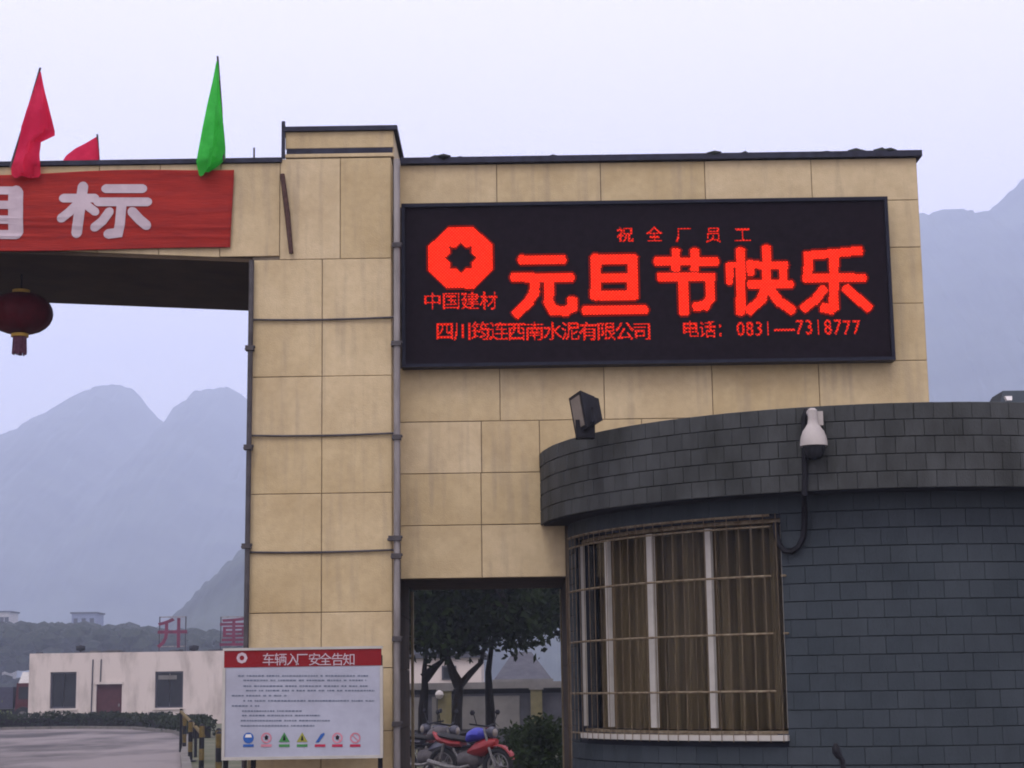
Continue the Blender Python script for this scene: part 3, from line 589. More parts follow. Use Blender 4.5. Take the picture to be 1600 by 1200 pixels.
def stuff_tiles(r, zs, a0, a1, w, h, m, name, parent):
    mb = MB()
    for k, zc in enumerate(zs):
        a = a0; da = math.degrees(w/r)
        while a < a1:
            q = pol(r, a+da/2, zc); t = math.radians(a+da/2); tx = Vector((math.cos(t), math.sin(t), 0)); nn = Vector((math.sin(t), -math.cos(t), 0)); hx, hz = (w-.006)/2, (h-.008)/2
            i0, i1 = q-nn*.006, q+nn*.012
            mb.hexa([i1-tx*hx-Vector((0, 0, hz)), i1+tx*hx-Vector((0, 0, hz)), i0+tx*hx-Vector((0, 0, hz)), i0-tx*hx-Vector((0, 0, hz)), i1-tx*hx+Vector((0, 0, hz)), i1+tx*hx+Vector((0, 0, hz)), i0+tx*hx+Vector((0, 0, hz)), i0-tx*hx+Vector((0, 0, hz))]); a += da
    o_ = mb.build(name, m, parent); o_['kind'] = 'stuff'; return o_
stuff_tiles(RW, [z-TH*i for i in range(7) if z-TH*i > .05], -86, 21, TW, TH, M['slate'], 'lower_tiles', gh)
stuff_tiles(RW, [ZF0-TH*(.5+i) for i in range(22)], 21.6, 86, TW, TH, M['slate'], 'far_tiles', gh)
fc = MB(); arc_wall(fc, RF-.16, RF-.014, -88, 88, ZF0, ZF1-.006, 4); fas = fc.build('fascia', M['grout'], gh)
FH = (ZF1-ZF0)/5; FW = .15; fm = tile_mesh(FW-.0025, FH-.006, M['slate_f'], 'fascia_tile')
for r_i in range(5): nt_ += tile_row(fas, RF, ZF0+FH*(r_i+.5), -88, 19.5, FW, fm, 'tile', 0 if r_i % 2 == 0 else 1.4)
stuff_tiles(RF, [ZF0+FH*(i+.5) for i in range(5)], 20, 86, FW, FH, M['slate_f'], 'far_tiles', fas)
print('tiles', nt_)
rf = MB(); ring = [pol(RF-.1, a, 3.62) for a in range(-88, 89, 4)]; rf.add(ring+[p+Vector((0, 0, .04)) for p in ring], [tuple(range(len(ring))), tuple(range(len(ring), 2*len(ring)))[::-1]]); rf.build('roof', M['kerb'], gh)
sf = MB(); arc_wall(sf, RW-.1, RF-.02, -88, 88, ZF0-.004, ZF0+.03, 4); sf.build('soffit', M['grout'], gh)
MB().add([pol(RW-.25, a, .02) for a in range(-86, 87, 6)], [tuple(range(29))]).build('floor', M['room'], gh)
MB().box(.9, 5.6, 16.42, 16.46, 0, 3.4).build('inner_wall', M['room'], gh)

# window
A = [WA0, -65.1, -51.6, -38.3, WA1]; win = bpy.data.objects.new('window', None); COL.objects.link(win); win.parent = gh
for z0, z1 in ((WB, WB+.022), (WT-.03, WT)):
    mb = MB(); arc_wall(mb, RW-.16, RW-.05, WA0, WA1, z0, z1, 3); mb.build('frame_rail', M['bar'], win)
for a, w in zip(A, (.02, .05, .066, .05, .02)):
    p = pol(RW-.10, a, 0); t = math.radians(a); tx = Vector((math.cos(t), math.sin(t), 0)); nn = Vector((math.sin(t), -math.cos(t), 0)); mb = MB(); b0 = []
    for z_ in (WB+.046, WT-.046): b0 += [p-tx*w*.5+nn*.062+Vector((0, 0, z_)), p+tx*w*.5+nn*.062+Vector((0, 0, z_)), p+tx*w*.5+nn*.025+Vector((0, 0, z_)), p-tx*w*.5+nn*.025+Vector((0, 0, z_))]
    mb.hexa(b0); mb.build('mullion', M['alu'], win)
for a, b in zip(A, A[1:]):
    p0, p1 = pol(RW-.10, a+.7, 0), pol(RW-.10, b-.7, 0); d = Vector((p1.y-p0.y, -(p1.x-p0.x), 0)).normalized()*.004; zz0, zz1 = WB+.04, WT-.04
    mb = MB(); mb.hexa([p0+d+Vector((0, 0, zz0)), p1+d+Vector((0, 0, zz0)), p1-d+Vector((0, 0, zz0)), p0-d+Vector((0, 0, zz0)), p0+d+Vector((0, 0, zz1)), p1+d+Vector((0, 0, zz1)), p1-d+Vector((0, 0, zz1)), p0-d+Vector((0, 0, zz1))])
    mb.build('pane', M['glass'], win)
sl_ = MB(); arc_wall(sl_, RW-.04, RW+.072, -73, WA1+.3, WB-.05, WB-.008, 3); sl_.build('sill', M['alu'], win)
# curtain: hanging folds just inside the glass
mb = MB(); n = 260; v = []; f = []
for i in range(n+1):
    a = WA0+.5+(WA1-WA0-1)*i/n; fold = .06*math.sin(i*.33+1.4*math.sin(i*.06))+.02*math.sin(i*.9+2)
    for j, z_ in enumerate((WB+.03, 1.8, 2.4, WT-.03)): v.append(pol(RW-.27+fold*(1.15-.1*j), a+.1*math.sin(i*.2+j), z_))
for i in range(n):
    if 0.475 < i/n < .50 or .735 < i/n < .748: continue                     # narrow gaps where two curtains meet
    for j in range(3): a = i*4+j; f.append((a, a+4, a+5, a+1))
mb.add(v, f, True); mb.build('curtain', M['curtain'], gh)
# security grille
gr = MB(); GR = RW+.055
for z_, r_ in ((WT+.02, .011), (2.83, .008), (2.44, .010), (1.99, .010), (1.545, .010), (1.205, .009)): gr.tube([pol(GR, a, z_) for a in np.arange(-80, WA1+.6, 2.7)], r_, 6)
for z_ in (2.44, 1.99): gr.tube([pol(GR, WA1+.3, z_), pol(RW-.01, WA1+.9, z_)], .010, 6)
M['bar_d'] = mat('thin_bar', (0.17, 0.13, 0.085), 0.6, (0.07, 0.05, 0.032), 9)
gr = gr.build('window_grille', M['bar'], gh)
nb = 27
for i in range(nb):
    a = -79.5+(WA1+79.3)*i/(nb-1); MB().tube([pol(GR+.03, a, 1.155), pol(GR+.03, a, WT+.03)], .0032, 6).build('bar', M['bar_d'], gr)

# ---- dome camera on the fascia with its cable
q = at(1270, 660, 13.74); cx, cyy = q.x, 13.74; z_of = lambda y_: at(1270, y_, 13.74).z
cc_ = thing('security_camera', 'white bell shaped dome camera on the guardhouse fascia', 'security camera', (cx, cyy, z_of(695)))
MB().lathe([(.107, z_of(697)), (.105, z_of(690)), (.097, z_of(682)), (.082, z_of(674)), (.058, z_of(667)), (.042, z_of(662)), (.037, z_of(655)), (.036, z_of(641)), (.02, z_of(638))], (cx, cyy, 0), 24).build('hood', M['hood'], cc_)
MB().lathe([(.01, z_of(719)), (.05, z_of(717)), (.078, z_of(710)), (.088, z_of(700)), (.088, z_of(697)-.001)], (cx, cyy, 0), 24).build('dome', M['dark_glass'], cc_)
b = MB(); b.tube([(cx, cyy, z_of(646)), (cx-.01, cyy+.1, z_of(642)), (cx-.01, cyy+.3, z_of(640))], .032, 10); b.box(cx+.035, cx+.085, cyy+.02, cyy+.16, z_of(664), z_of(642)); b.build('bracket', M['hood'], cc_)
def ph(px, py, r):   # point on the cylinder of radius r around the house axis, seen at that pixel
    lo, hi = 10.0, 16.6
    for _ in range(50):
        m_ = (lo+hi)/2; w_ = at(px, py, m_); d_ = math.hypot(w_.x-HC.x, w_.y-HC.y)
        if d_ > r: lo = m_
        else: hi = m_
    return at(px, py, lo)
pts = [ph(1262, 640, RF+.03), ph(1257, 652, RF+.035), ph(1257, 700, RF+.035), ph(1258, 740, RF+.035), ph(1257, 772, RF+.03)]
pts += [ph(1257, 790, RW+.12), ph(1257, 820, RW+.06), ph(1255, 840, RW+.05), ph(1248, 854, RW+.05), ph(1237, 862, RW+.05), ph(1226, 861, RW+.05), ph(1217, 850, RW+.05), ph(1213, 835, RW+.05), ph(1212, 816, RW+.05)]
tag(MB().tube(pts, .024, 8).build('cable', M['black']), 'thick black cable drooping in a loop from the dome camera to the window', 'cable')

# ---- floodlight on the fascia edge
q = at(912, 650, 14.75); fl = thing('floodlight', 'dark rectangular floodlight tilted back on the guardhouse roof edge', 'floodlight', (q.x, 14.75, ZF1))
import mathutils
def flx(p): 
    m_ = Matrix.Rotation(math.radians(-21), 4, 'Y') @ Matrix.Rotation(math.radians(-62), 4, 'Z') @ Matrix.Rotation(math.radians(-14), 4, 'X'); w_ = m_ @ Vector(p); return Vector((q.x-.005, 14.75, q.z+.03)) + w_
mb = MB(); a_, b_ = .105, .16
mb.hexa([flx((-a_, -.05, -b_)), flx((a_, -.05, -b_)), flx((a_*.75, .09, -b_*.7)), flx((-a_*.75, .09, -b_*.7)), flx((-a_, -.05, b_)), flx((a_, -.05, b_)), flx((a_*.75, .09, b_*.7)), flx((-a_*.75, .09, b_*.7))])
mb.build('housing', M['black'], fl)
mb = MB()
for i in range(5):
    x_ = -.07+.035*i; mb.hexa([flx((x_-.004, .08, -b_*.7)), flx((x_+.004, .08, -b_*.7)), flx((x_+.004, .13, -b_*.6)), flx((x_-.004, .13, -b_*.6)), flx((x_-.004, .08, b_*.7)), flx((x_+.004, .08, b_*.7)), flx((x_+.004, .13, b_*.6)), flx((x_-.004, .13, b_*.6))])
mb.build('cooling_fins', M['black'], fl)
mb = MB(); e_ = .03
mb.hexa([flx((-a_+e_, -.056, -b_+e_)), flx((a_-e_, -.056, -b_+e_)), flx((a_-e_, -.045, -b_+e_)), flx((-a_+e_, -.045, -b_+e_)), flx((-a_+e_, -.056, b_-e_)), flx((a_-e_, -.056, b_-e_)), flx((a_-e_, -.045, b_-e_)), flx((-a_+e_, -.045, b_-e_))]); mb.build('lens', M['lens'], fl)
mb = MB(); mb.tube([flx((-.13, .02, 0)), flx((-.13, .02, -.12)), Vector((q.x-.03, 14.75, ZF1+.03)), Vector((q.x+.03, 14.78, ZF1+.03)), flx((.13, .02, -.12)), flx((.13, .02, 0))], .014, 6); mb.box(q.x-.07, q.x+.09, 14.70, 14.82, ZF1-.1, ZF1+.05); mb.build('bracket', M['black'], fl)

# ---- low hump on the guardhouse roof and a gooseneck post in front of the wall
p = at(1536, 628, 15.0); q = at(1570, 612, 15.0)
hump = thing('roof_vent', 'low dark hump on the guardhouse roof with a pale patch', 'roof vent', (q.x+.15, 15.0, 3.66))
mb = MB(); mb.hexa([(p.x-.02, 14.6, 3.655), (5.0, 14.6, 3.655), (5.0, 15.6, 3.655), (p.x-.02, 15.6, 3.655), (q.x-.03, 14.95, q.z), (4.9, 14.95, q.z), (4.9, 15.3, q.z), (q.x-.03, 15.3, q.z)]); mb.build('cover', M['slate'], hump)
w_ = at(1577, 622, 14.75); MB().hexa([(w_.x-.02, 14.74, w_.z-.02), (w_.x+.02, 14.74, w_.z-.02), (w_.x+.02, 14.79, w_.z-.02), (w_.x-.02, 14.79, w_.z-.02), (w_.x-.03, 14.77, w_.z+.02), (w_.x+.03, 14.77, w_.z+.02), (w_.x+.03, 14.81, w_.z+.02), (w_.x-.03, 14.81, w_.z+.02)]).build('pale_patch', M['white'], hump)
ip = at(1318, 1200, 12.9); it = at(1306, 1166, 12.9)
ic = thing('gooseneck_post', 'black bent post with a small head in front of the slate wall', 'post', (ip.x, 12.9, 0))
MB().tube([(ip.x+.02, 12.9, 0), (ip.x+.008, 12.9, .6), (ip.x, 12.9, ip.z), (ip.x-.006, 12.9, ip.z+.05), (it.x+.018, 12.9, it.z-.06)], .019, 8).build('stem', M['black'], ic)
MB().tube([(it.x+.022, 12.9, it.z-.075), (it.x+.004, 12.9, it.z-.04), (it.x, 12.9, it.z-.01), (it.x, 12.9, it.z+.02)], [.024, .032, .027, .012], 10).build('head', M['black'], ic)
MB().lathe([(.12, 0.004), (.12, .02), (.02, .03)], (ip.x+.02, 12.9, 0), 16).build('foot', M['black'], ic)

# ================================================================== notice board in front of the pillar
NY = 15.8; nb_ = thing('notice_board', 'white notice board with a red header and a row of safety symbols', 'notice board', (-1.86, NY, 0))
nx0, nx1, nz0, nz1 = -2.545, -1.175, 1.035, 1.965; hz = 1.812
for x in (nx0+.015, -2.29, nx1-.015): MB().box(x-.02, x+.02, NY+.035, NY+.075, 0, 1.9).build('post', M['black'], nb_)
MB().box(nx0, nx1, NY, NY+.03, nz0, hz-.001).build('panel', M['board'], nb_)
MB().box(nx0, nx1, NY-.004, NY+.03, hz, nz1).build('header', M['board_red'], nb_)
fb = MB(); fw = .022
for a in ((nx0-.012, nx1+.012, nz1-.008, nz1+.014), (nx0-.012, nx1+.012, nz0-.014, nz0+.012)): fb.box(a[0], a[1], NY-.012, NY+.032, a[2], a[3])
for a in ((nx0-.013, nx0+.012), (nx1-.012, nx1+.013)): fb.box(a[0], a[1], NY-.011, NY+.033, nz0+.013, hz-.002)
fb.build('frame', M['alu'], nb_)
def bpx(px, py): w = at(px, py, NY-.008); return w.x, w.z
def flat_ring(mb, cx, cz, r0, r1, y, seg=20):
    vs = [(cx+r*math.cos(2*math.pi*k/seg), y, cz+r*math.sin(2*math.pi*k/seg)) for r in (r0, r1) for k in range(seg)]; mb.add(vs, [(k, (k+1) % seg, seg+(k+1) % seg, seg+k) for k in range(seg)])
def flat_poly(mb, pts, y): mb.add([(a, y, b) for a, b in pts], [tuple(range(len(pts)))])
hx, hzz = bpx(378, 1028); mb = MB(); flat_ring(mb, hx, hzz, .022, .048, NY-.008, 8); mb.build('emblem', M['paint'], nb_)
for i, chh in enumerate('车辆入厂安全告知'):
    px_ = (419, 438, 457, 471, 491, 508, 527, 545)[i]; X_, Z_ = bpx(px_, 1038); vs, fs = glyph(chh, .115, 0); mb = MB(); mb.add([(X_-.055+v_[0], NY-.008, Z_+v_[1]) for v_ in vs], fs); mb.build('character', M['paint'], nb_)
rr = random.Random(5)
lines = [(1056, 372, 575), (1063, 380, 572), (1072, 380, 575), (1079, 384, 585), (1087, 362, 448), (1095, 380, 585), (1103, 362, 405), (1111, 378, 472), (1118, 378, 500), (1126, 376, 516), (1134, 376, 492)]
for (y_, x0_, x1_) in lines:                                                  # unreadable print, rows of short dashes
    mb = MB(); x_ = x0_
    while x_ < x1_:
        w_ = rr.uniform(2.2, 5.0); a, b = bpx(x_, y_); c_, d_ = bpx(min(x1_, x_+w_), y_); hh = .006
        flat_poly(mb, [(a, b-hh), (c_, b-hh), (c_, b+hh), (a, b+hh)], NY-.003); x_ += w_+rr.choice([.8, .9, 1.0, 1.2, 4.0])
    mb.build('text_line', M['ink'], nb_)['kind'] = 'stuff'
for i, x_ in enumerate((388, 416, 444, 472, 500, 527, 555)):                  # symbols with their caption bars
    a, b = bpx(x_, 1153); mb = MB(); s = .046; y = NY-.004
    key = ('ink_blue', 'ink_pink', 'ink_green', 'ink_olive', 'ink_blue', 'ink_pink', 'ink_pink')[i]
    if i in (0,): flat_poly(mb, [(a+s*math.cos(k*.314), b+s*math.sin(k*.314)) for k in range(20)], y)
    elif i in (1, 5, 6): flat_ring(mb, a, b, s*.72, s, y); flat_poly(mb, [(a-.028, b+.022), (a-.022, b+.028), (a+.028, b-.022), (a+.022, b-.028)], y-.0006)
    elif i in (2, 3): flat_poly(mb, [(a-s*1.05, b-s*.75), (a+s*1.05, b-s*.75), (a, b+s*1.05)], y)
    else: flat_poly(mb, [(a-.04, b-.04), (a-.01, b-.035), (a+.04, b+.03), (a+.035, b+.045), (a+.005, b+.03)], y)
    sy = mb.build('symbol', M[key], nb_)
    mb = MB()
    if i == 0: flat_poly(mb, [(a-.03, b+.004), (a+.03, b+.004), (a+.022, b+.03), (a-.022, b+.03)], y-.0008); mb.build('symbol_mark', M['white'], sy)
    elif i in (2, 3): flat_poly(mb, [(a-.012, b-.022), (a+.012, b-.022), (a+.004, b+.02), (a-.004, b+.02)], y-.0008); mb.build('symbol_mark', M['black'], sy)
    elif i in (1, 5): flat_poly(mb, [(a-.012, b-.014), (a+.012, b-.014), (a+.018, b+.012), (a, b+.024), (a-.014, b+.012)], y-.0012); mb.build('symbol_mark', M['black'], sy)
    c_, d_ = bpx(x_, 1165); mb = MB(); flat_poly(mb, [(c_-.046, d_-.011), (c_+.046, d_-.011), (c_+.046, d_+.011), (c_-.046, d_+.011)], y)
    mb.build('caption', M[('ink_blue', 'ink_pink', 'ink_green', 'ink_green', 'ink_red', 'ink_red', 'ink_red')[i]], nb_)

# ================================================================== white building beyond the road, truck, hedge, guard posts
HY = 95.0
def hp(px, py): w = at(px, py, HY); return w.x, w.z
hx0 = hp(44, 1100)[0]; hz1 = hp(200, 1019)[1]
wh = thing('white_building', 'low flat roofed whitewashed building with stained walls beyond the road', 'building', (-20, HY, 0))
d0, d1 = hp(150, 1100)[0], hp(190, 1100)[0]; dz = hp(170, 1069)[1]
wins = [(hp(78, 1080)[0], hp(119, 1080)[0], hp(98, 1107)[1], hp(98, 1050)[1]), (hp(242, 1080)[0], hp(286, 1080)[0], hp(264, 1106)[1], hp(264, 1049)[1])]
c = MB(); xs = [hx0, wins[0][0], wins[0][1], d0, d1, wins[1][0], wins[1][1], -13.2]
for i, (a, b) in enumerate(zip(xs, xs[1:])):
    if i in (1, 5): w_ = wins[0 if i == 1 else 1]; c.box(a, b, HY, HY+.3, 0, w_[2]); c.box(a, b, HY, HY+.3, w_[3], hz1)
    elif i == 3: c.box(a, b, HY, HY+.3, dz, hz1)
    else: c.box(a, b, HY, HY+.3, 0, hz1)
c.box(hx0, hx0+.3, HY+.3, HY+9, 0, hz1); c.box(-13.5, -13.2, HY+.3, HY+9, 0, hz1); c.box(hx0, -13.2, HY+9, HY+9.3, 0, hz1)
c.build('wall', M['plaster'], wh)
MB().box(hx0+.3, -13.5, HY+.3, HY+9, hz1-.5, hz1-.3).build('roof', M['kerb'], wh)
for i, (a, b, z0, z1) in enumerate(wins):
    w_ = MB(); t_ = .09
    w_.box(a, b, HY+.16, HY+.26, z0, z0+t_); w_.box(a, b, HY+.16, HY+.26, z1-t_, z1); w_.box(a, a+t_, HY+.16, HY+.26, z0+t_, z1-t_); w_.box(b-t_, b, HY+.16, HY+.26, z0+t_, z1-t_)
    w_ = w_.build('window', M['bike_dark'], wh)
    for k in range(2): MB().box(a+t_+k*(b-a-2*t_)/2+.01, a+t_+(k+1)*(b-a-2*t_)/2-.01, HY+.20, HY+.23, z0+t_, z1-t_).build('pane', M['dark_glass'], w_)
    MB().box(a-.08, b+.08, HY-.08, HY-.004, z0-.1, z0-.006).build('sill', M['plaster'], w_)
a, b, z0, z1 = wins[1]; MB().box(a+.15, b-.35, HY+.04, HY+.09, z1-.42, z1-.2).build('blind', M['wall_grey'], wh)
for px_ in (144, 157): MB().tube([(hp(px_, 1060)[0], HY-.05, .3 if px_ == 144 else 2.2), (hp(px_, 1060)[0]+.03, HY-.05, hz1-.35)], .035, 6).build('drain_pipe', M['roof_grey'], wh)
dr = MB().box(d0, d1, HY+.1, HY+.16, 0, dz).build('door', M['maroon'], wh); MB().box(d1-.2, d1-.12, HY+.05, HY+.1, .95, 1.1).build('handle', M['steel'], dr)
MB().box(d0-.05, d1+.05, HY-.1, HY-.004, dz, dz+.12).build('lintel', M['plaster'], wh)
for i in range(18):
    x = random.uniform(hx0+.3, -14); s_ = random.uniform(.12, .35); MB().box(x, x+s_*1.6, HY+.02, HY+.25, hz1-.002, hz1+random.uniform(.04, .12)).build('coping_block', M['wall_grey'] if i % 2 else M['roof_grey'], wh)
for px_, lab in ((122, 'small dark lamp on the white roof over the window farther from the notice board'), (300, 'small dark lamp housing on the white roof between the two red letters')):
    X_, Z_ = hp(px_, 1016); t = thing('roof_lamp', lab, 'lamp', (X_, HY+.6, hz1-.3), 'dark lamps on the white roof')
    MB().ico((X_, HY+.6, Z_+.12), (.29, .2, .19), .1, px_).build('lamp_head', M['black'], t); MB().box(X_-.05, X_+.05, HY+.55, HY+.65, hz1-.31, Z_+.02).build('bracket', M['black'], t)
def roof_letter(ch, x0p, x1p, label):
    (a, zt), (b, zb) = hp(x0p, 963), hp(x1p, 1018); t = thing('roof_letter', label, 'letter sign', ((a+b)/2, HY+.5, hz1-.3), 'red letters on frames on the white roof')
    for x in (a, b): MB().box(x-.03, x+.03, HY+.47, HY+.53, hz1-.32, zt).build('frame_post', M['bike_dark'], t)
    m = MB(); m.box(a+.031, b-.031, HY+.48, HY+.52, zt-.05, zt); m.box(a+.031, b-.031, HY+.48, HY+.52, hz1+.25, hz1+.3); m.build('frame_rail', M['pipe'], t)
    s_ = (zt-hz1-.25)/.95; vs, fs = glyph(ch, s_, .022)
    m = MB(); w_ = s_; x0 = (a+b)/2-w_*.5; off = len(vs); y0 = HY+.40
    m.add([(x0+v_[0], y0, hz1+.3+v_[1]+.06) for v_ in vs], fs); m.build('character', M['letter'], t)
roof_letter('升', 247, 287, 'red character on a frame over the right window of the white building')
roof_letter('重', 343, 384, 'red character on a frame on the white roof, partly behind the pillar')

tr = thing('truck', 'red cab truck parked beside the white building', 'truck', (-28.5, 99, 0))
X = hp(42, 1100)[0]*99/95+.0; XC = -26.0
def truck():
    c = MB(); c.hexa([(-27.05, 98, .55), (-25.75, 98, .55), (-25.75, 100.2, .55), (-27.05, 100.2, .55), (-26.98, 98.05, 2.25), (-26.0, 98.05, 2.25), (-26.0, 100.15, 2.25), (-26.98, 100.15, 2.25)]); cab = c.build('cab', M['truck_red'], tr)
    MB().box(-26.85, -26.15, 97.98, 98.04, 1.4, 2.05).build('window', M['dark_glass'], cab)
    MB().hexa([(-26.9, 98.1, 2.252), (-26.05, 98.1, 2.252), (-26.05, 100.1, 2.252), (-26.9, 100.1, 2.252), (-26.75, 98.3, 2.85), (-26.5, 98.3, 2.85), (-26.5, 99.9, 2.85), (-26.75, 99.9, 2.85)]).build('wind_deflector', M['white'], tr)
    MB().box(-33, -27.15, 98, 100.2, .9, 2.05).build('cargo_bed', M['truck_grey'], tr)
    MB().box(-33, -26, 98.3, 99.9, .5, .88).build('chassis', M['black'], tr)
    for x in (-26.6, -30.8, -32.0):
        for y in (97.95, 100.0): w_ = MB().lathe([(.48, 0), (.5, .05), (.5, .22), (.48, .27)], (x, y, .5), 18, 'y').build('wheel', M['rubber'], tr); MB().lathe([(.26, -.01), (.26, .28)], (x, y, .5), 14, 'y').build('rim', M['steel'], w_)
truck()

def leaves(mb, fn, n, size, rg):
    for i in range(n):
        c = Vector(fn()); d = Vector((rg.normalvariate(0, 1), rg.normalvariate(0, 1), rg.normalvariate(0, 1))).normalized(); e = d.orthogonal().normalized(); e.rotate(mathutils.Quaternion(d, rg.uniform(0, 6.28))); q_ = d.cross(e); s_ = size*rg.uniform(.6, 1.3)
        mb.add([c-e*s_, c-q_*s_*.45, c+e*s_, c+q_*s_*.45], [(0, 1, 2, 3)])
rg = random.Random(11)
hd = thing('hedge', 'low dark hedge running along the kerb in front of the white building', 'hedge', (-15, 75, 0)); H2 = []
for (a, b), (c, d) in zip(VERGE, VERGE[1:]):
    t = Vector((c-a, d-b, 0)).normalized(); nrm = Vector((-t.y, t.x, 0)) if True else None
    if nrm.x < 0 and nrm.y < 0: nrm = -nrm
    H2.append((Vector((a, b, 0))+Vector((t.y*-1, t.x, 0))*0+Vector((.35, .9, 0)), Vector((c, d, 0))+Vector((.35, .9, 0))))
H2 = H2[:5]
def hpos():
    i = rg.randrange(len(H2)); a, b = H2[i]; u = rg.random(); p = a.lerp(b, u); h = .78-.03*(i+u)+.07*math.sin(p.x*1.9)+.05*math.sin(p.x*5+p.y); w_ = .55
    return (p.x+rg.uniform(-w_, w_), p.y+rg.uniform(-w_, w_), abs(rg.betavariate(2, 1.1))*h)
mb = MB()
leaves(mb, hpos, 9000, .10, rg); mb.build('foliage', M['leaf_h'], hd)
mb = MB()
for i, (a, b) in enumerate(H2):
    h = .6-.03*i; n = Vector((.3, .3, 0)); mb.hexa([a-n, b-n, b+n, a+n]+[q_+Vector((0, 0, h-.06)) for q_ in (a-n, b-n, b+n, a+n)])
mb.build('twigs', M['bark'], hd)
bu = thing('bush', 'pale green bush at the road edge beside the truck', 'bush', (-25.2, 88.5, 0)); mb = MB(); bc = at(4, 1118, 88.5)
leaves(mb, lambda: (bc.x-.3+rg.normalvariate(0, .5), 88.5+rg.normalvariate(0, .4), abs(rg.normalvariate(.35, .22))), 900, .1, rg); mb.build('foliage', M['leaf_p'], bu)
MB().tube([(bc.x-.3, 88.5, 0), (bc.x-.3, 88.5, .5)], .04, 5).build('stem', M['bark'], bu)

def bollard(label):
    t = thing('guard_post', label, 'guard post', (0, 0, 0), 'striped guard posts along the kerb'); hh = .92; n = 4
    for k in range(n): MB().lathe([(.055, hh*k/n), (.055, hh*(k+1)/n-.002)], (0, 0, 0), 12).build('stripe', M['black'] if k % 2 == 0 else M['yellow'], t)
    MB().lathe([(.055, hh), (.04, hh+.03), (.01, hh+.045)], (0, 0, 0), 12).build('top', M['black'], t); MB().lathe([(.15, .005), (.15, .03), (.06, .04)], (0, 0, 0), 12).build('foot', M['black'], t); return t
posts = [(-4.95, 30.3), (-5.4, 33), (-6.5, 37.6), (-7.7, 43), (-9.3, 51), (-10.6, 58)]
labs = ['black and yellow post standing closest to the notice board', 'second striped post counting from the notice board along the kerb', 'third striped post counting from the notice board along the kerb', 'fourth striped post from the notice board, with tall grass behind', 'fifth striped post from the notice board, near the bend of the hedge', 'striped post farthest along the kerb, small and half lost in the hedge']
b0 = bollard(labs[0])
for i, (x, y) in enumerate(posts):
    o = b0 if i == 0 else copy_tree(b0); o.location = (x, y, .004); o['label'] = labs[i]; o.rotation_euler = (0, 0, i*.7)
bl = thing('barrier_rail', 'slanted yellow rail among the striped guard posts', 'rail', (-9.2, 50, 0))
p, q = at(283, 1112, 50), at(306, 1136, 46); MB().tube([p, q, at(318, 1150, 43)], .045, 8).build('rail', M['yellow'], bl)
for w_ in (p, q): MB().tube([(w_.x, w_.y, 0), (w_.x, w_.y, w_.z+.08)], .04, 8).build('leg', M['black'], bl)

# ================================================================== yard seen through the doorway
YW = 50.0
def yp(px, py, Y=YW): w = at(px, py, Y); return w.x, w.z
yw = thing('yard_wall', 'pale yard wall with coping and panels behind the motorbikes', 'wall', (-1, YW, 0))
zt = yp(760, 1066)[1]; zb = yp(760, 1076)[1]; x0, x1 = yp(600, 1070)[0], yp(960, 1070)[0]
MB().box(x0, x1, YW, YW+.2, 0, zb-.14).build('wall', M['roof_grey'], yw); MB().box(x0, x1, YW-.2, YW+.4, zb, zt).build('coping', M['wall_grey'], yw)
MB().box(x0, x1, YW+.02, YW+.18, zb-.139, zb-.001).build('shadow_strip', M['black'], yw)  # solid black strip, colours in the shade under the coping
for a, b in ((722, 761), (769, 812), (675, 683), (640, 668), (892, 940)):
    xa, xb = yp(a, 1100)[0], yp(b, 1100)[0]; MB().slab(xa, xb, .5, zb-.2, YW-.05, .06, .01).build('panel', M['wall_grey'], yw)
for a, b, lab in ((829, 847, 'ochre painted pier at the yard wall near the guardhouse side'), (685, 706, 'ochre painted pier behind the motorbikes with a round white lamp')):
    xa, xb = yp(a, 1100)[0], yp(b, 1100)[0]; t = thing('wall_pier', lab, 'pier', ((xa+xb)/2, YW-.3, 0)); MB().box(xa, xb, YW-.35, YW-.06, .0, zb-.05).build('shaft', M['pier'], t); MB().box(xa-.04, xb+.04, YW-.39, YW-.055, zb-.049, zb-.001).build('cap', M['wall_grey'], t)
    if a == 685: MB().lathe([(.02, -.12), (.09, -.08), (.12, 0), (.09, .08), (.02, .12)], (xa+.05, YW-.48, 1.45), 14).build('lamp_globe', M['hood'], t)
hr = thing('hip_roof_house', 'house with a grey hipped roof behind the yard wall', 'house', (0, 72, 0))
xa, xb = at(772, 1060, 70).x, at(862, 1060, 70).x; ze = at(820, 1061, 70).z; zr = at(820, 1020, 70).z
MB().box(xa+.2, xb-.2, 70.4, 74.6, 0, ze).build('wall', M['wall_grey'], hr)
MB().hexa([(xa, 70, ze+.001), (xb, 70, ze+.001), (xb, 75, ze+.001), (xa, 75, ze+.001), (xa+.75, 72.3, zr+.08), (xb-.75, 72.3, zr+.08), (xb-.75, 72.7, zr+.08), (xa+.75, 72.7, zr+.08)]).build('roof', M['roof_grey'], hr)
MB().box(xa-.06, xb+.06, 69.9, 75.1, ze-.12, ze-.002).build('eave', M['wall_grey'], hr)
bh = thing('yard_building', 'pale building with a dark window behind the trees', 'building', (-5, 76, 0))
xa, xb = at(560, 1060, 75).x, at(752, 1060, 75).x; z1_ = at(700, 1028, 75).z
MB().box(xa, xb, 75.2, 82, 0, z1_).build('wall', M['plaster'], bh); MB().box(xa-.2, xb+.2, 75, 82.2, z1_+.001, z1_+.2).build('roof', M['roof_grey'], bh)
a, b = at(690, 1050, 75), at(713, 1062, 75); w_ = MB().box(a.x, b.x, 75.15, 75.25, b.z, a.z+.25).build('window', M['bike_dark'], bh); MB().box(a.x+.07, b.x-.07, 75.12, 75.149, b.z+.07, a.z+.18).build('pane', M['dark_glass'], w_)

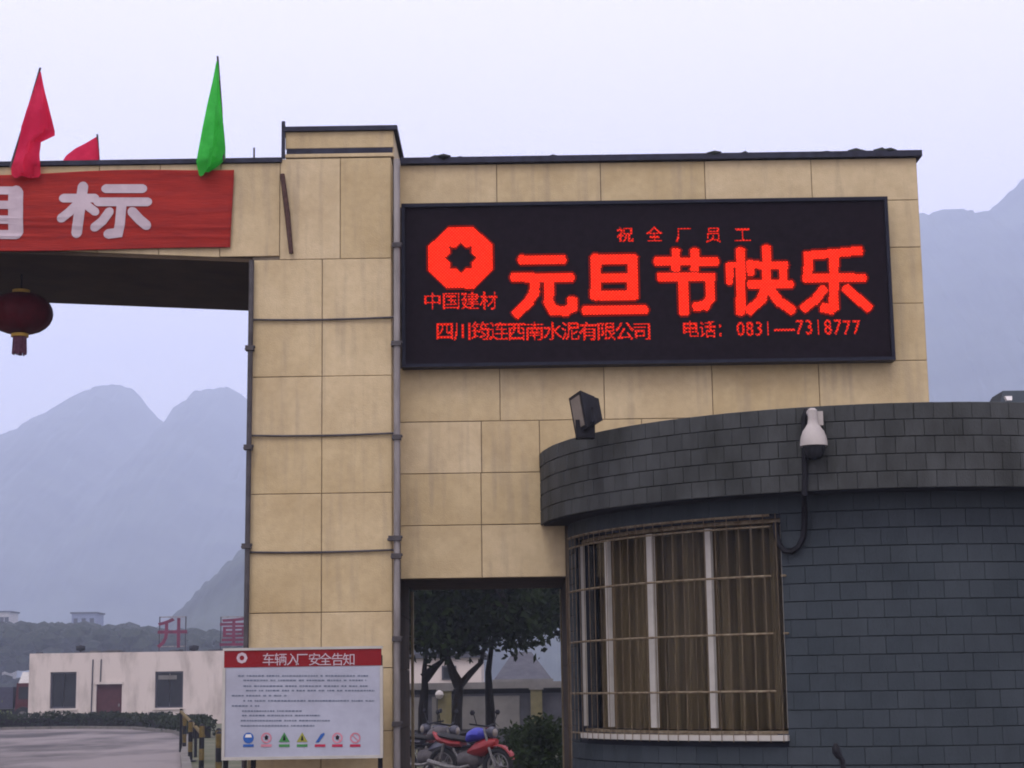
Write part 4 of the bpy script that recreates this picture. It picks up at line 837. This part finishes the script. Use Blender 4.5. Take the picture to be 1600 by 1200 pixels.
def tree(x, y, label, trunk, cen, rad, n, leafsize=.13, seed=0, group='trees in the yard behind the doorway'):
    t = thing('tree', label, 'tree', (x, y, 0), group); rr = random.Random(seed); mb = MB(); tips = []
    for pts in trunk:
        mb.tube(pts, [max(.025, .125*(1-.75*i/(len(pts)-1))) for i in range(len(pts))], 8); tips.append(Vector(pts[-1]))
    c = Vector(cen)
    for k in range(16):
        e = c+Vector((rr.uniform(-1, 1)*rad[0], rr.uniform(-1, 1)*rad[1], rr.uniform(-.6, .9)*rad[2]))*.8; s_ = rr.choice(tips); mb.tube([s_, s_.lerp(e, .5)+Vector((0, 0, .1)), e], [.045, .03, .012], 5); tips.append(e)
    mb.build('trunk', M['bark'], t)
    cl = [Vector((c.x+rr.gauss(0, .5)*rad[0], c.y+rr.gauss(0, .5)*rad[1], c.z+rr.uniform(-.95, 1)*rad[2])) for _ in range(70)]
    def fn():
        q_ = rr.choice(cl); return (q_.x+rr.gauss(0, .3), q_.y+rr.gauss(0, .3), q_.z+rr.gauss(0, .2))
    mb = MB(); leaves(mb, fn, n, leafsize, rr); mb.build('crown', M['leaf'], t)
def tp(lst, Y): return [tuple(at(a, b, Y)) for a, b in lst]
def base(px, Y): return (at(px, 1150, Y).x, Y, 0)
tree(at(714, 1110, 38).x, 38, 'forked tree standing behind the red and blue motorbike', [[base(711, 38)]+tp([(714, 1112), (718, 1072), (735, 1052), (752, 1035), (760, 990)], 38), tp([(718, 1072), (708, 1052), (700, 1030), (695, 990)], 38)], (at(725, 960, 38).x, 38, 3.85), (1.4, 1.3, 1.3), 11000, .11, 1)
tree(at(766, 1110, 40).x, 40, 'slim straight tree between the two pale yard wall panels', [[base(767, 40)]+tp([(766, 1112), (764, 1080), (763, 1049), (768, 1010), (780, 960)], 40)], (at(800, 940, 40).x, 40, 4.4), (1.5, 1.3, 1.2), 8000, .11, 2)
tree(at(661, 1107, 39).x, 39, 'dark tree close beside the pillar edge of the doorway', [[base(661, 39)]+tp([(661, 1107), (664, 1075), (663, 1048), (668, 1000)], 39), tp([(663, 1060), (680, 1042), (694, 1030)], 39)], (at(655, 960, 39).x, 39, 3.9), (1.3, 1.2, 1.35), 9000, .11, 3)
tree(at(900, 1107, 44).x, 44, 'dense tree at the guardhouse side of the doorway', [[base(905, 44)]+tp([(902, 1090), (890, 1030), (880, 960)], 44)], (at(862, 950, 44).x, 44, 4.35), (1.5, 1.3, 1.2), 8000, .12, 4)
for i, (px_, Y_, w_, h_, lab) in enumerate(((848, 27, .30, 1.25, 'dark leafy bush in the doorway beside the guardhouse'), (815, 34.5, .3, .9, 'low dark bush behind the motorbike front wheel'))):
    c_ = at(px_, 1150, Y_); t = thing('bush', lab, 'bush', (c_.x, Y_, 0)); mb = MB()
    leaves(mb, lambda: (c_.x+rg.gauss(0, w_*.6), Y_+rg.gauss(0, .35), abs(rg.betavariate(1.6, 1.4))*h_*(1-.15*rg.random())), 2600, .055, rg); mb.build('foliage', M['leaf'], t)
    mb = MB()
    for k in range(6): mb.tube([(c_.x+rg.uniform(-.1, .1), Y_, 0), (c_.x+rg.uniform(-w_, w_)*.7, Y_+rg.uniform(-.2, .2), h_*.75)], [.018, .006], 5)
    mb.build('stems', M['bark'], t)

# ---- motorbikes (front towards +X in their own frame)
def motorbike(label):
    t = thing('motorbike', label, 'motorbike', (0, 0, 0), 'motorbikes parked behind the doorway'); R_ = .29
    for x in (-.62, .64):
        n = 24; w_ = MB().tube([(x+R_*math.cos(2*math.pi*k/n), 0, R_+R_*.92*math.sin(2*math.pi*k/n)) for k in range(n)], .048, 8, True).build('wheel', M['rubber'], t)
        rm = MB(); rm.tube([(x+.225*math.cos(2*math.pi*k/n), 0, R_+.21*math.sin(2*math.pi*k/n)) for k in range(n)], .017, 6, True); rm.lathe([(.06, -.05), (.06, .05)], (x, 0, R_), 12, 'y')
        for k in range(6): q_ = k*math.pi/3; rm.tube([(x, 0, R_), (x+.22*math.cos(q_), 0, R_+.21*math.sin(q_))], .013, 5)
        rm.build('rim', M['steel'], w_)
    f = MB()
    for s_ in (-1, 1): f.tube([(.64, .085*s_, R_), (.50, .085*s_, .62), (.40, .08*s_, .92)], .022, 8)
    f.build('fork', M['steel'], t)
    fd = MB()
    for k in range(7):
        q0, q1 = .35+k*.3, .35+(k+1)*.3; fd.hexa([(.64+.36*math.cos(q0), -.06, R_+.34*math.sin(q0)), (.64+.36*math.cos(q0), .06, R_+.34*math.sin(q0)), (.64+.36*math.cos(q1), .06, R_+.34*math.sin(q1)), (.64+.36*math.cos(q1), -.06, R_+.34*math.sin(q1)),
            (.64+.385*math.cos(q0), -.05, R_+.365*math.sin(q0)), (.64+.385*math.cos(q0), .05, R_+.365*math.sin(q0)), (.64+.385*math.cos(q1), .05, R_+.365*math.sin(q1)), (.64+.385*math.cos(q1), -.05, R_+.365*math.sin(q1))])
    fd.build('front_mudguard', M['bike_red'], t)
    def loft(name, secs, m, par=t):
        mb = MB(); n = 10; vs = []; fs = []
        for (x, zc, hw, hh) in secs:
            for k in range(n): q_ = 2*math.pi*k/n; vs.append((x, hw*math.cos(q_), zc+hh*math.sin(q_)))
        for i in range(len(secs)-1): fs += [(i*n+k, i*n+(k+1) % n, (i+1)*n+(k+1) % n, (i+1)*n+k) for k in range(n)]
        fs += [tuple(range(n))[::-1], tuple((len(secs)-1)*n+k for k in range(n))]; mb.add(vs, fs, True); return mb.build(name, m, par)
    loft('fuel_tank', [(-.06, .73, .05, .05), (.02, .78, .13, .10), (.16, .82, .16, .12), (.30, .82, .14, .10), (.38, .80, .05, .05)], M['bike_blue'])
    loft('seat', [(-.72, .82, .05, .03), (-.62, .80, .12, .05), (-.35, .76, .14, .055), (-.08, .73, .10, .05), (-.02, .72, .05, .03)], M['seat'])
    loft('tail_fairing', [(-.85, .84, .03, .03), (-.70, .74, .10, .07), (-.40, .67, .13, .07), (-.15, .66, .10, .06)], M['bike_red'])
    loft('side_fairing', [(.02, .52, .10, .06), (.18, .56, .16, .13), (.36, .60, .16, .15), (.52, .66, .12, .10), (.62, .70, .05, .05)], M['bike_red'])
    loft('engine', [(-.22, .38, .10, .12), (-.05, .40, .14, .16), (.15, .40, .13, .15), (.26, .42, .08, .10)], M['pipe_d'])
    hl = loft('headlight', [(.42, .86, .06, .06), (.50, .86, .095, .10), (.58, .85, .085, .09)], M['bike_dark']); MB().lathe([(.07, .582), (.05, .60), (.01, .606)], (0, 0, 0), 12).build('headlight_glass', M['lens'], hl)
    g_ = children(hl)[0]; g_.rotation_euler.y = math.pi/2; g_.location = (0, 0, .85)
    MB().tube([(.1, -.14, .30), (-.1, -.16, .26), (-.35, -.17, .27), (-.80, -.19, .36)], [.022, .025, .042, .045], 8).build('exhaust', M['steel'], t)
    MB().tube([(.30, -.34, 1.0), (.36, -.2, .98), (.42, 0, .95), (.36, .2, .98), (.30, .34, 1.0)], .016, 7).build('handlebar', M['black'], t)
    for s_ in (-1, 1):
        mm = MB(); mm.tube([(.36, .22*s_, .98), (.37, .30*s_, 1.15)], .009, 5); mm.ico((.36, .33*s_, 1.19), (.02, .07, .05), 0, 1); mm.build('mirror', M['black'], t)
        MB().tube([(-.62, .11*s_, R_), (-.50, .12*s_, .66)], .026, 7).build('shock_absorber', M['steel'], t)
    fr_ = MB(); fr_.tube([(.40, 0, .90), (.1, 0, .62), (-.3, 0, .60), (-.72, 0, .70)], .028, 6); fr_.tube([(.38, 0, .84), (.2, 0, .3), (-.2, 0, .27), (-.62, .08, .29)], .026, 6); fr_.build('frame', M['black'], t)
    MB().tube([(-.05, -.08, .26), (-.12, -.2, .02)], .012, 5).build('side_stand', M['black'], t)
    return t
mb1 = motorbike('red motorbike with a blue fuel tank, front wheel towards the guardhouse')
mb2 = copy_tree(mb1, None, {M['bike_red']: M['bike_dark'], M['bike_blue']: M['pipe_d']}); mb2['label'] = 'dark motorbike half hidden by the pillar edge of the doorway'
c_ = at(734, 1170, 31.5); mb1.location = (c_.x, 31.5, .004); mb1.rotation_euler = (0, math.radians(0), math.radians(-40))
mb3 = copy_tree(mb1, None, {M['bike_red']: M['maroon'], M['bike_blue']: M['bike_dark']}); mb3['label'] = 'maroon motorbike standing behind the red and blue one'
c_ = at(702, 1150, 35); mb3.location = (c_.x, 35, .004); mb3.rotation_euler = (0, 0, math.radians(-150))
c_ = at(672, 1170, 33); mb2.location = (c_.x, 33, .004); mb2.rotation_euler = (0, 0, math.radians(-28))

# ================================================================== haze
hz_ = MB().box(-1750, 1750, -90, 2920, -4.2, 560).build('haze', bpy.data.materials.new('haze_air')); hz_['kind'] = 'stuff'
hm = hz_.data.materials[0]; hm.use_nodes = True; n = hm.node_tree.nodes; n.remove(n['Principled BSDF'])
pv = n.new('ShaderNodeVolumePrincipled'); pv.inputs['Color'].default_value = (0.72, 0.81, 1.0, 1); pv.inputs['Density'].default_value = 0.00065; pv.inputs['Anisotropy'].default_value = 0.0
hm.node_tree.links.new(pv.outputs[0], n['Material Output'].inputs['Volume'])
hz_.visible_shadow = True
